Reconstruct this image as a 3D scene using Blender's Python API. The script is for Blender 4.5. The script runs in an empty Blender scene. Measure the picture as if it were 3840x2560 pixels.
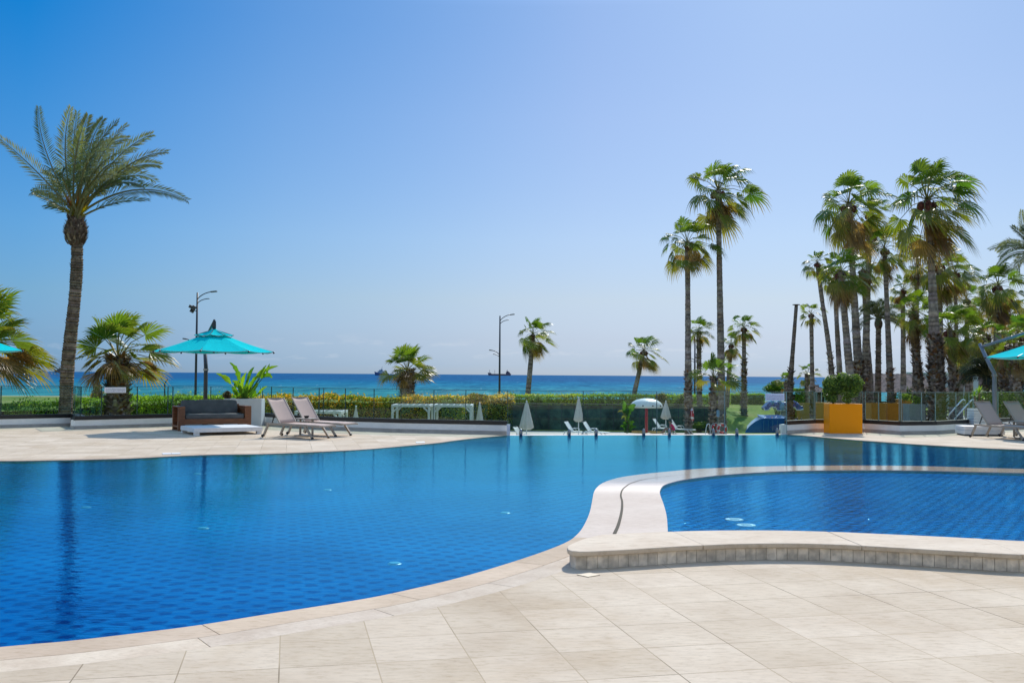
import bpy, bmesh, math, random
from mathutils import Vector, Matrix, noise
R = math.radians
rnd = random.Random(7)
SC = bpy.context.scene
COL = SC.collection

# ------------------------------------------------------------------ camera
F = 3733.0
PITCH, ROLL, EYE = R(1.918), R(0.418), 1.6
CM = (Matrix.Rotation(R(90) + PITCH, 4, 'X') @ Matrix.Rotation(ROLL, 4, 'Z'))
CM3 = CM.to_3x3()
cam_d = bpy.data.cameras.new('camera'); cam_d.lens = 35.0; cam_d.sensor_width = 36.0
cam_d.clip_start = 0.05; cam_d.clip_end = 120000
cam = bpy.data.objects.new('camera', cam_d); COL.objects.link(cam)
cam.matrix_world = Matrix.Translation((0, 0, EYE)) @ CM
SC.camera = cam

def ray(px, py): return CM3 @ Vector(((px - 1920) / F, -(py - 1280) / F, -1.0))
def W(px, py, Y):                      # point of the photo's pixel at depth Y metres
    d = ray(px, py); return Vector((0, 0, EYE)) + d * (Y / d.y)
def G(px, py, z=0.0):                  # point of the photo's pixel on the level z
    d = ray(px, py); return Vector((0, 0, EYE)) + d * ((z - EYE) / d.z)
def V(*a): return Vector(a)

# ------------------------------------------------------------------ tagging
def tag(o, label=None, cat=None, group=None, kind=None):
    if label: o['label'] = label
    if cat: o['category'] = cat
    if group: o['group'] = group
    if kind: o['kind'] = kind
    return o
def thing(name, loc, label, cat, group=None, rz=0.0, kind=None):
    o = bpy.data.objects.new(name, None); COL.objects.link(o)
    o.empty_display_size = 0.2
    o.location = loc; o.rotation_euler = (0, 0, rz)
    return tag(o, label, cat, group, kind)
def children(o): return [c for c in bpy.data.objects if c.parent == o]
def copy_tree(o, parent=None):
    c = o.copy(); COL.objects.link(c)
    if parent: c.parent = parent
    for ch in children(o): copy_tree(ch, c)
    return c

# ------------------------------------------------------------------ materials
MATS = {}
def mat(name):
    m = bpy.data.materials.new(name); m.use_nodes = True
    nt = m.node_tree; nt.nodes.clear()
    out = nt.nodes.new('ShaderNodeOutputMaterial')
    MATS[name] = m
    return m, nt, out
def N(nt, t, **kw):
    n = nt.nodes.new('ShaderNode' + t)
    for k, v in kw.items():
        if k in n.inputs: n.inputs[k].default_value = v
        else: setattr(n, k, v)
    return n
def L(nt, a, b): nt.links.new(a, b)
def c4(c): return (c[0], c[1], c[2], 1.0)
def texco(nt, scale=(1, 1, 1), rot=(0, 0, 0), obj=False, loc=(0, 0, 0)):
    if obj: src = N(nt, 'TexCoord').outputs['Object']
    else: src = N(nt, 'NewGeometry').outputs['Position']
    mp = N(nt, 'Mapping'); mp.inputs['Scale'].default_value = scale
    mp.inputs['Rotation'].default_value = rot; mp.inputs['Location'].default_value = loc
    L(nt, src, mp.inputs['Vector']); return mp.outputs['Vector']
def ramp(nt, fac, stops):
    r = N(nt, 'ValToRGB'); e = r.color_ramp.elements
    while len(e) < len(stops): e.new(0.5)
    for el, (p, c) in zip(e, stops): el.position = p; el.color = c4(c)
    L(nt, fac, r.inputs['Fac']); return r.outputs['Color']
def mixc(nt, fac, a, b, mode='MIX'):
    m = N(nt, 'Mix', data_type='RGBA', blend_type=mode)
    for sock, v in ((m.inputs['Factor'], fac), (m.inputs['A'] if False else m.inputs[6], a), (m.inputs[7], b)):
        if isinstance(v, bpy.types.NodeSocket): L(nt, v, sock)
        elif isinstance(v, (int, float)): sock.default_value = v
        else: sock.default_value = c4(v)
    return m.outputs[2]
def math_(nt, op, a, b=0.0):
    m = N(nt, 'Math', operation=op)
    for s, v in ((m.inputs[0], a), (m.inputs[1], b)):
        if isinstance(v, bpy.types.NodeSocket): L(nt, v, s)
        else: s.default_value = v
    return m.outputs[0]
def simple(name, col, rough=0.6, metal=0.0, var=0.15, scale=6.0, bump=0.0, spec=0.5, coat=0.0, stretch=(1, 1, 1), bscale=None):
    m, nt, out = mat(name)
    p = N(nt, 'BsdfPrincipled', Roughness=rough, Metallic=metal)
    p.inputs['Specular IOR Level'].default_value = spec
    p.inputs['Coat Weight'].default_value = coat; p.inputs['Coat Roughness'].default_value = 0.06
    v = texco(nt, stretch)
    n = N(nt, 'TexNoise', Scale=scale, Detail=5.0, Roughness=0.6); L(nt, v, n.inputs['Vector'])
    d = tuple(x * (1 - var) for x in col); h = tuple(min(1, x * (1 + var)) for x in col)
    L(nt, ramp(nt, n.outputs['Fac'], [(0.3, d), (0.7, h)]), p.inputs['Base Color'])
    if bump:
        n2 = N(nt, 'TexNoise', Scale=bscale or scale * 6, Detail=4.0); L(nt, v, n2.inputs['Vector'])
        b = N(nt, 'Bump', Strength=bump, Distance=0.01); L(nt, n2.outputs['Fac'], b.inputs['Height']); L(nt, b.outputs[0], p.inputs['Normal'])
    L(nt, p.outputs[0], out.inputs[0]); return m
def colattr(name, rough=0.6, transl=0.0, spec=0.3, var=0.2, scale=8.0, tcol=(1.3, 1.35, 0.7)):
    m, nt, out = mat(name)
    a = N(nt, 'Attribute', attribute_name='Col')
    v = texco(nt); n = N(nt, 'TexNoise', Scale=scale, Detail=3.0); L(nt, v, n.inputs['Vector'])
    c = mixc(nt, 1.0, a.outputs['Color'], ramp(nt, n.outputs['Fac'], [(0.3, (1 - var,) * 3), (0.7, (1 + var,) * 3)]), 'MULTIPLY')
    p = N(nt, 'BsdfPrincipled', Roughness=rough); p.inputs['Specular IOR Level'].default_value = spec
    L(nt, c, p.inputs['Base Color'])
    if transl:
        t = N(nt, 'BsdfTranslucent'); L(nt, mixc(nt, 1.0, c, tcol, 'MULTIPLY'), t.inputs[0])
        ms = N(nt, 'MixShader', Fac=transl); L(nt, p.outputs[0], ms.inputs[1]); L(nt, t.outputs[0], ms.inputs[2]); L(nt, ms.outputs[0], out.inputs[0])
    else: L(nt, p.outputs[0], out.inputs[0])
    return m

# travertine-like stone: base noise, pits, veins
def stone(name, c1, c2, spots=(0.30, 0.24, 0.17), rough=0.8, tiles=None, rough2=None, cscale=1.0, attr=False):
    m, nt, out = mat(name)
    p = N(nt, 'BsdfPrincipled', Roughness=rough); p.inputs['Specular IOR Level'].default_value = 0.10 if rough2 is None else 0.5
    v = texco(nt, (1, 1, 1), (0, 0, R(-12.6)))
    vs = texco(nt, (1.0, 3.0, 1.0), (0, 0, R(-12.6)))
    n = N(nt, 'TexNoise', Scale=1.1 * cscale, Detail=6.0, Roughness=0.62); L(nt, v, n.inputs['Vector'])
    n2 = N(nt, 'TexNoise', Scale=9.0 * cscale, Detail=8.0, Roughness=0.7); L(nt, vs, n2.inputs['Vector'])
    c = ramp(nt, n.outputs['Fac'], [(0.32, c1), (0.68, c2)])
    fine = ramp(nt, n2.outputs['Fac'], [(0.30, (0.80, 0.76, 0.69)), (0.48, (1, 1, 1)), (0.72, (1.09, 1.08, 1.06))])
    c = mixc(nt, 1.0, c, fine, 'MULTIPLY')
    vo = N(nt, 'TexVoronoi', Scale=16.0); L(nt, vs, vo.inputs['Vector'])
    n3 = N(nt, 'TexNoise', Scale=5.0, Detail=2.0); L(nt, v, n3.inputs['Vector'])
    sp = math_(nt, 'MULTIPLY', math_(nt, 'LESS_THAN', vo.outputs['Distance'], 0.17), math_(nt, 'GREATER_THAN', n3.outputs['Fac'], 0.54))
    c = mixc(nt, math_(nt, 'MULTIPLY', sp, 0.28), c, spots)
    if tiles:
        w, off, mort, mcol = tiles
        tv = texco(nt, (1, 1, 1), (0, 0, R(-12.6)), loc=off)
        br = N(nt, 'TexBrick', offset=0.0, squash=1.0)
        br.inputs['Scale'].default_value = 1.0; br.inputs['Brick Width'].default_value = w; br.inputs['Row Height'].default_value = w
        br.inputs['Mortar Size'].default_value = mort; br.inputs['Mortar Smooth'].default_value = 0.1; br.inputs['Bias'].default_value = 0.0
        br.inputs['Color1'].default_value = (0.90, 0.88, 0.85, 1); br.inputs['Color2'].default_value = (1.05, 1.05, 1.06, 1); br.inputs['Mortar'].default_value = (1, 1, 1, 1)
        L(nt, tv, br.inputs['Vector'])
        c = mixc(nt, 1.0, c, br.outputs['Color'], 'MULTIPLY')
        nm = N(nt, 'TexNoise', Scale=0.7, Detail=2.0); L(nt, v, nm.inputs['Vector'])
        mc = ramp(nt, nm.outputs['Fac'], [(0.50, mcol), (0.66, tuple(x * 0.30 for x in mcol))])
        st = N(nt, 'TexNoise', Scale=0.45, Detail=7.0, Roughness=0.7); L(nt, v, st.inputs['Vector'])
        c = mixc(nt, 1.0, c, ramp(nt, st.outputs['Fac'], [(0.34, (0.90, 0.86, 0.80)), (0.50, (1, 1, 1)), (0.68, (1.04, 1.04, 1.04))]), 'MULTIPLY')
        c = mixc(nt, br.outputs['Fac'], c, mc)
        b = N(nt, 'Bump', Strength=0.6, Distance=0.004, invert=True); L(nt, br.outputs['Fac'], b.inputs['Height'])
        L(nt, b.outputs[0], p.inputs['Normal'])
    else:
        b = N(nt, 'Bump', Strength=0.15, Distance=0.004); L(nt, n2.outputs['Fac'], b.inputs['Height']); L(nt, b.outputs[0], p.inputs['Normal'])
    if attr: c = mixc(nt, 1.0, c, N(nt, 'Attribute', attribute_name='Col').outputs['Color'], 'MULTIPLY')
    if rough2 is not None:                                  # wet where the overflow runs (far from the bench)
        sx = N(nt, 'SeparateXYZ'); L(nt, N(nt, 'NewGeometry').outputs['Position'], sx.inputs[0])
        mr = N(nt, 'MapRange'); mr.inputs['From Min'].default_value = 13.5; mr.inputs['From Max'].default_value = 15.5
        mr.inputs['To Min'].default_value = rough; mr.inputs['To Max'].default_value = rough2; L(nt, sx.outputs['Y'], mr.inputs['Value'])
        L(nt, mr.outputs[0], p.inputs['Roughness'])
    L(nt, c, p.inputs['Base Color']); L(nt, p.outputs[0], out.inputs[0]); return m

M_tile = stone('deck_stone', (0.53, 0.43, 0.315), (0.655, 0.555, 0.425), tiles=(0.525, (0.03, 0.17, 0), 0.0036, (0.46, 0.36, 0.24)))
M_coping = stone('coping_stone', (0.50, 0.385, 0.28), (0.62, 0.495, 0.375), attr=True)
M_border = stone('border_stone', (0.56, 0.455, 0.35), (0.70, 0.60, 0.48), cscale=2.5, attr=True)
M_divider = stone('divider_stone', (0.50, 0.40, 0.32), (0.58, 0.485, 0.40), rough2=0.05)
M_cap = stone('bench_cap_stone', (0.62, 0.50, 0.38), (0.74, 0.63, 0.50), spots=(0.45, 0.27, 0.12), attr=True)
M_grout = simple('grout', (0.30, 0.22, 0.14), 0.9, var=0.3)
M_wall = simple('white_render', (0.84, 0.83, 0.81), 0.8, var=0.06, scale=3, bump=0.2)
M_plinth = simple('grey_plinth', (0.42, 0.39, 0.36), 0.75, var=0.15, scale=4)
M_black = simple('black_channel', (0.012, 0.012, 0.013), 0.4, var=0.2)
M_rail = simple('bright_steel', (0.80, 0.82, 0.84), 0.22, metal=0.6, var=0.05)
M_steel = simple('brushed_steel', (0.26, 0.26, 0.27), 0.28, metal=1.0, var=0.1, scale=30)
M_white = simple('white_paint', (0.78, 0.78, 0.78), 0.5, var=0.05, scale=8, bump=0.1)
M_whitebox = simple('white_planter_paint', (0.70, 0.70, 0.72), 0.6, var=0.04)
M_wood = simple('red_brown_wood', (0.17, 0.062, 0.025), 0.45, var=0.45, scale=5, stretch=(1, 1, 9), spec=0.5)
M_cush = simple('grey_cushion', (0.095, 0.10, 0.105), 0.95, var=0.2, scale=5, bump=0.4, bscale=9)
M_taupe = simple('taupe_frame', (0.33, 0.285, 0.235), 0.45, var=0.06)
M_mesh = simple('taupe_sling', (0.50, 0.375, 0.315), 0.85, var=0.06, scale=60, bump=0.15)
M_rubber = simple('black_rubber', (0.015, 0.015, 0.015), 0.6)
M_teal = colattr('teal_canvas', 0.95, transl=0.22, spec=0.03, var=0.05, tcol=(1, 1, 1))
M_post = simple('slate_metal', (0.17, 0.20, 0.24), 0.45, var=0.06)
M_dark = simple('dark_metal', (0.02, 0.024, 0.03), 0.4)
M_bronze = simple('dark_grey_metal', (0.05, 0.052, 0.055), 0.45)
M_orange = simple('yellow_orange_lacquer', (1.0, 0.33, 0.0), 0.35, var=0.01, coat=0.0, spec=0.22)
M_soil = simple('soil', (0.05, 0.035, 0.025), 0.95, var=0.3, scale=20)
M_signw = simple('sign_white', (0.88, 0.88, 0.92), 0.5, var=0.02)
M_ink = simple('sign_ink', (0.05, 0.04, 0.13), 0.6)
M_leaf = colattr('foliage', 0.42, transl=0.5, spec=0.35, tcol=(1.5, 1.5, 0.7))
M_frond = colattr('date_palm_leaf', 0.42, transl=0.30, spec=0.4, tcol=(1.05, 1.05, 0.75))
M_hedge = colattr('hedge_leaf', 0.5, transl=0.5, spec=0.3, tcol=(1.7, 1.6, 0.8))
M_palm = colattr('palm_leaf', 0.38, transl=0.5, spec=0.45, tcol=(1.08, 1.12, 0.45))
M_bark = colattr('palm_bark', 0.9, spec=0.1, var=0.4, scale=7)
M_core = simple('hedge_twigs', (0.022, 0.028, 0.01), 0.95, var=0.4)
M_parasol = simple('cream_canvas', (0.62, 0.58, 0.52), 0.9, var=0.06)
M_screen = simple('dark_green_screen', (0.042, 0.075, 0.052), 0.9, var=0.65, scale=2.2)
M_mush = simple('white_fibreglass', (0.78, 0.80, 0.76), 0.35, var=0.03)
M_red = simple('red_paint', (0.42, 0.02, 0.03), 0.4)
M_pink = simple('pink_cloth', (0.62, 0.02, 0.12), 0.9)
M_skin = simple('skin', (0.28, 0.13, 0.08), 0.6)
M_hair = simple('dark_hair', (0.012, 0.010, 0.012), 0.6)
M_blue = simple('blue_fibreglass', (0.004, 0.10, 0.36), 0.15, coat=0.6, var=0.1, scale=2)
M_lblue = simple('light_blue_fibreglass', (0.05, 0.30, 0.50), 0.15, coat=0.6, var=0.1)
M_thatch = simple('thatch', (0.26, 0.19, 0.155), 0.95, var=0.45, scale=4, bump=0.9, stretch=(1, 1, 5), bscale=14)
M_bwall = simple('pale_building_wall', (0.50, 0.54, 0.60), 0.8, var=0.05)
M_tan = simple('ochre_wall', (0.42, 0.25, 0.05), 0.8, var=0.08)
M_shipd = simple('ship_hull_dark', (0.11, 0.085, 0.12), 0.7, var=0.05, scale=.01)
M_shipb = simple('ship_hull_blue', (0.01, 0.06, 0.20), 0.6, var=0.05, scale=.01)
M_shipw = simple('ship_white', (0.28, 0.38, 0.48), 0.6, var=0.05, scale=.01)
M_brass = simple('pale_hatch', (0.60, 0.49, 0.34), 0.5)
M_rimw = simple('pool_lamp_rim', (0.06, 0.28, 0.42), .4)
M_lamp = simple('pool_lamp_lens', (0.12, 0.46, 0.56), 0.3)

def glassmat(name, tint, f0, mult, rough=0.0):
    m, nt, out = mat(name)
    lw = N(nt, 'LayerWeight', Blend=0.5)
    f5 = math_(nt, 'POWER', lw.outputs['Facing'], 5.0)
    fac = math_(nt, 'ADD', math_(nt, 'MULTIPLY', f5, mult), f0)
    t = N(nt, 'BsdfTransparent'); t.inputs[0].default_value = c4(tint)
    g = N(nt, 'BsdfGlossy', Roughness=rough); g.inputs[0].default_value = (1, 1, 1, 1)
    ms = N(nt, 'MixShader'); L(nt, fac, ms.inputs[0]); L(nt, t.outputs[0], ms.inputs[1]); L(nt, g.outputs[0], ms.inputs[2])
    L(nt, ms.outputs[0], out.inputs[0]); return m
M_glass = glassmat('clear_glass', (0.87, 0.94, 0.925), 0.016, 0.7)
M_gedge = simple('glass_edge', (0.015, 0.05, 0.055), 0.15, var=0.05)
M_gedgeL = simple('glass_edge_lit', (0.22, 0.33, 0.32), 0.15, var=0.05)  # lit copy of the glass edge, brightness put into the base colour

def watermat(name, tint, mult, f0, bumps, amp):
    m, nt, out = mat(name)
    h = None
    for (sc, st, wgt) in bumps:
        v = texco(nt, st)
        n = N(nt, 'TexNoise', Scale=sc, Detail=3.0, Roughness=0.5); L(nt, v, n.inputs['Vector'])
        x = math_(nt, 'MULTIPLY', n.outputs['Fac'], wgt)
        h = x if h is None else math_(nt, 'ADD', h, x)
    b = N(nt, 'Bump', Strength=1.0, Distance=amp); L(nt, h, b.inputs['Height'])
    lw = N(nt, 'LayerWeight', Blend=0.5); L(nt, b.outputs[0], lw.inputs['Normal'])
    f5 = math_(nt, 'POWER', lw.outputs['Facing'], 5.0)
    fac = math_(nt, 'ADD', math_(nt, 'MULTIPLY', f5, mult), f0)
    t = N(nt, 'BsdfTransparent'); t.inputs[0].default_value = c4(tint)
    g = N(nt, 'BsdfGlossy', Roughness=0.015); g.inputs[0].default_value = (0.20, 0.72, 0.86, 1); L(nt, b.outputs[0], g.inputs['Normal'])
    ms = N(nt, 'MixShader'); L(nt, fac, ms.inputs[0]); L(nt, t.outputs[0], ms.inputs[1]); L(nt, g.outputs[0], ms.inputs[2])
    L(nt, ms.outputs[0], out.inputs[0]); return m
M_water = watermat('pool_water', (0.70, 0.95, 1.0), 1.10, 0.015, [(2.2, (1, 1.3, 1), 0.38), (8, (1, 1.9, 1), 0.50), (30, (1, 1.6, 1), 0.12)], 0.0054)
M_water2 = watermat('jet_pool_water', (0.66, 0.90, 1.0), 0.85, 0.02, [(5, (1, 1.6, 1), 0.8), (17, (1, 1.6, 1), 0.45)], 0.020)

def poolfloor(name, a, b, k, warp):
    m, nt, out = mat(name)
    p = N(nt, 'BsdfDiffuse')
    v0 = texco(nt, (1, 1, 1), (0, 0, R(-12.6)))
    nz = N(nt, 'TexNoise', Scale=4.0, Detail=3.0); L(nt, v0, nz.inputs['Vector'])
    ad = N(nt, 'VectorMath', operation='SCALE'); L(nt, nz.outputs['Color'], ad.inputs[0]); ad.inputs['Scale'].default_value = warp
    av = N(nt, 'VectorMath', operation='ADD'); L(nt, v0, av.inputs[0]); L(nt, ad.outputs[0], av.inputs[1])
    sx = N(nt, 'SeparateXYZ'); L(nt, av.outputs[0], sx.inputs[0])
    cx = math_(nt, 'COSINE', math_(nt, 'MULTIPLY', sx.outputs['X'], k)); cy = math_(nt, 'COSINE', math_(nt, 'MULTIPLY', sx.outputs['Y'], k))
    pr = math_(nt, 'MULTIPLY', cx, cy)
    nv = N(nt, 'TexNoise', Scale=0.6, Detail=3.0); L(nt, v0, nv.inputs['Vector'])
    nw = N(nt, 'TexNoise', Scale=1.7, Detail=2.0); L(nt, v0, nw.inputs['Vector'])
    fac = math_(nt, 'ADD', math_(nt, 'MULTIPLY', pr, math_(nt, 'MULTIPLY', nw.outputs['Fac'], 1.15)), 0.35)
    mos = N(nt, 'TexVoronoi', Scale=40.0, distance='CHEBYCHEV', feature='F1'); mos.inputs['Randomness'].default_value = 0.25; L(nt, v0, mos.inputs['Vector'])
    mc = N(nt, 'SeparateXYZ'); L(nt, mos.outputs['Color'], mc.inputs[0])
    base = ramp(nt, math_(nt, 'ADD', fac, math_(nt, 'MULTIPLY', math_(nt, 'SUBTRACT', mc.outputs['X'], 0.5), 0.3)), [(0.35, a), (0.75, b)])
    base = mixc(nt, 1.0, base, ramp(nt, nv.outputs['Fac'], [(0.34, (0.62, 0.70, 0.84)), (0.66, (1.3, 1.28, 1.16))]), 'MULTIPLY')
    L(nt, base, p.inputs['Color']); L(nt, p.outputs[0], out.inputs[0]); return m
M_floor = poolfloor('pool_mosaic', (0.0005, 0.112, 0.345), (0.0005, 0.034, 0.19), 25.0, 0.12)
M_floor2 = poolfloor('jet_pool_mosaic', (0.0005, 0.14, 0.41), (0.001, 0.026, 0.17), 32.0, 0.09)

# ------------------------------------------------------------------ mesh builder
class MB:
    def __init__(s): s.v = []; s.f = []; s.c = []; s.m = []; s.cur = (0.5, 0.5, 0.5); s.mi = 0
    def av(s, p, c=None): s.v.append((p[0], p[1], p[2])); s.c.append(c or s.cur); return len(s.v) - 1
    def af(s, *i): s.f.append(i); s.m.append(s.mi)
    def poly(s, pts, c=None): s.af(*[s.av(p, c) for p in pts])
    def box(s, c, d, rz=0.0, M=None):
        x, y, z = d[0] / 2, d[1] / 2, d[2] / 2
        pts = [V(a * x, b * y, e * z) for e in (-1, 1) for a, b in ((-1, -1), (1, -1), (1, 1), (-1, 1))]
        if M is None: M = Matrix.Rotation(rz, 3, 'Z')
        i = [s.av(V(*c) + M @ p) for p in pts]
        for q in ((3, 2, 1, 0), (4, 5, 6, 7), (0, 1, 5, 4), (1, 2, 6, 5), (2, 3, 7, 6), (3, 0, 4, 7)): s.af(*[i[k] for k in q])
    def bar(s, a, b, w, h):                       # straight bar with a w x h section (w sideways, h upwards)
        a, b = V(*a), V(*b); d = (b - a); ln = d.length; d.normalize()
        up = V(0, 0, 1) if abs(d.z) < 0.95 else V(0, 1, 0)
        sd = d.cross(up).normalized(); up2 = sd.cross(d)
        M = Matrix((d, -sd, up2)).transposed()
        s.box((a + b) / 2, (ln, w, h), M=M)
    def tube(s, pts, rad, n=8, cap=True, cols=None):
        pts = [V(*p) for p in pts]; rings = []
        if isinstance(rad, (int, float)): rad = [rad] * len(pts)
        ref = V(0.13, 0.97, 0.21)
        for k, p in enumerate(pts):
            t = (pts[min(k + 1, len(pts) - 1)] - pts[max(k - 1, 0)]).normalized()
            if abs(t.dot(ref)) > 0.95: ref = V(1, 0, 0)
            a = t.cross(ref).normalized(); b = a.cross(t)
            rings.append([s.av(p + (a * math.cos(2 * math.pi * j / n) + b * math.sin(2 * math.pi * j / n)) * rad[k], cols[k] if cols else None) for j in range(n)])
        for k in range(len(rings) - 1):
            for j in range(n): s.af(rings[k][j], rings[k][(j + 1) % n], rings[k + 1][(j + 1) % n], rings[k + 1][j])
        if cap: s.af(*rings[0][::-1]); s.af(*rings[-1])
    def lathe(s, prof, c=(0, 0, 0), n=16, sx=1.0, sy=1.0, rot=0.0):
        rings = []
        for r_, z in prof: rings.append([s.av((c[0] + r_ * sx * math.cos(rot + 2 * math.pi * j / n), c[1] + r_ * sy * math.sin(rot + 2 * math.pi * j / n), c[2] + z)) for j in range(n)])
        for k in range(len(rings) - 1):
            for j in range(n): s.af(rings[k][j], rings[k][(j + 1) % n], rings[k + 1][(j + 1) % n], rings[k + 1][j])
        s.af(*rings[0][::-1]); s.af(*rings[-1])
    def prism(s, pts, z0, z1, bottom=True):
        a = [s.av((p[0], p[1], z0)) for p in pts]; b = [s.av((p[0], p[1], z1)) for p in pts]; n = len(pts)
        s.af(*b)
        if bottom: s.af(*a[::-1])
        for k in range(n): s.af(a[k], a[(k + 1) % n], b[(k + 1) % n], b[k])
    def sphere(s, c, r, sc=(1, 1, 1), nu=12, nv=8):
        pr = [(math.sin(math.pi * k / nv) * r, -math.cos(math.pi * k / nv) * r * sc[2]) for k in range(1, nv)]
        s.lathe([(0.001, -r * sc[2])] + pr + [(0.001, r * sc[2])], c, nu, sc[0], sc[1])
    def build(s, name, mats, parent=None, smooth=False, bevel=0.0, tri=False):
        if not isinstance(mats, (list, tuple)): mats = [mats]
        me = bpy.data.meshes.new(name); me.from_pydata(s.v, [], s.f)
        for m in mats: me.materials.append(m)
        if len(mats) > 1: me.polygons.foreach_set('material_index', s.m)
        at = me.attributes.new('Col', 'FLOAT_COLOR', 'POINT')
        at.data.foreach_set('color', [x for c in s.c for x in (c[0], c[1], c[2], 1.0)])
        if smooth: me.polygons.foreach_set('use_smooth', [True] * len(me.polygons))
        if tri:
            bm = bmesh.new(); bm.from_mesh(me); bmesh.ops.triangulate(bm, faces=[f for f in bm.faces if len(f.verts) > 4]); bmesh.ops.recalc_face_normals(bm, faces=bm.faces); bm.to_mesh(me); bm.free()
        me.update()
        o = bpy.data.objects.new(name, me); COL.objects.link(o)
        if parent is not None: o.parent = parent
        if bevel:
            b = o.modifiers.new('bevel', 'BEVEL'); b.width = bevel; b.segments = 2; b.limit_method = 'ANGLE'
        return o

def catmull(pts, step=8):
    out = []
    P = [pts[0]] + list(pts) + [pts[-1]]
    for i in range(1, len(P) - 2):
        for k in range(step):
            t = k / step; p0, p1, p2, p3 = P[i - 1], P[i], P[i + 1], P[i + 2]
            out.append(tuple(0.5 * (2 * b + (c - a) * t + (2 * a - 5 * b + 4 * c - d) * t * t + (-a + 3 * b - 3 * c + d) * t ** 3) for a, b, c, d in zip(p0, p1, p2, p3)))
    out.append(tuple(pts[-1])); return out
def smoothline(pts, it=2):
    pts = [V(*p) for p in pts]
    for _ in range(it): pts = [pts[0]] + [(pts[i - 1] + pts[i] * 2 + pts[i + 1]) / 4 for i in range(1, len(pts) - 1)] + [pts[-1]]
    return pts
def resample(pts, ds):
    pts = [V(*p) for p in pts]; out = [pts[0]]; acc = 0.0
    for a, b in zip(pts, pts[1:]):
        l = (b - a).length
        if l < 1e-9: continue
        t = ds - acc
        while t <= l: out.append(a.lerp(b, t / l)); t += ds
        acc = l - (t - ds)
    if (out[-1] - pts[-1]).length > ds * 0.3: out.append(pts[-1])
    return out
def offset(pts, d):
    out = []
    for i, p in enumerate(pts):
        t = (pts[min(i + 1, len(pts) - 1)] - pts[max(i - 1, 0)]); t.z = 0; t.normalize()
        out.append(p + V(t.y, -t.x, 0) * d)
    return out
def GL(pp, z=0.0): return [G(x, y, z) for x, y in pp]

# ------------------------------------------------------------------ outlines traced on the ground
near_px = [(0, 2423), (245, 2402), (490, 2374), (735, 2343), (979, 2304), (1224, 2266), (1400, 2237), (1545, 2206), (1667, 2178), (1790, 2145), (1912, 2108), (2035, 2067), (2126, 2030), (2169, 1998), (2194, 1961), (2212, 1918), (2221, 1875), (2227, 1845), (2238, 1827), (2258, 1811), (2293, 1797), (2341, 1786), (2432, 1774), (2524, 1765), (2616, 1757), (2700, 1753.5), (2806, 1749), (2990, 1745.5), (3235, 1744.5), (3479, 1747), (3840, 1757)]
far_left_px = [(0, 1727), (160, 1725), (330, 1722), (500, 1717), (653, 1709), (820, 1703), (980, 1701), (1143, 1695), (1350, 1685), (1493, 1673), (1637, 1660), (1694, 1652), (1780, 1642), (1904, 1630.5)]
right_px = [(2954, 1627.5), (3072, 1637), (3200, 1648), (3407, 1663), (3614, 1675), (3840, 1684.5)]
jet_px = [(2504, 1992), (2502, 1955), (2498, 1924), (2488, 1888), (2476, 1855), (2475, 1838), (2487, 1820), (2518, 1808), (2573, 1796), (2684, 1782), (2806, 1772.6), (2990, 1764), (3235, 1761.5), (3479, 1763.5), (3840, 1772)]
def curve(px, ds=0.12, it=3): return resample(smoothline([V(*p) for p in catmull([tuple(G(x, y)) for x, y in px], 10)], it), ds)
C_near = [V(-16, 3.6, 0), V(-8, 4.1, 0), V(-5, 4.95, 0)]
C_near = resample(smoothline(catmull([tuple(p) for p in C_near] + [tuple(G(x, y)) for x, y in near_px] + [(13.5, 17.2, 0), (20, 16.0, 0)], 10), 3), 0.12)
C_farL = resample(smoothline(catmull([(-20, 15.9, 0), (-13, 17.2, 0)] + [tuple(G(x, y)) for x, y in far_left_px], 10), 3), 0.2)
C_right = resample(smoothline(catmull([tuple(G(x, y)) for x, y in right_px] + [(15, 21.6, 0), (20, 20.0, 0)], 10), 3), 0.2)
C_jet = resample(smoothline(catmull([tuple(G(x, y)) for x, y in jet_px] + [(13.5, 16.3, 0), (20, 15.1, 0)], 10), 3), 0.12)
edgeL, edgeR = C_farL[-1], C_right[0]

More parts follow.
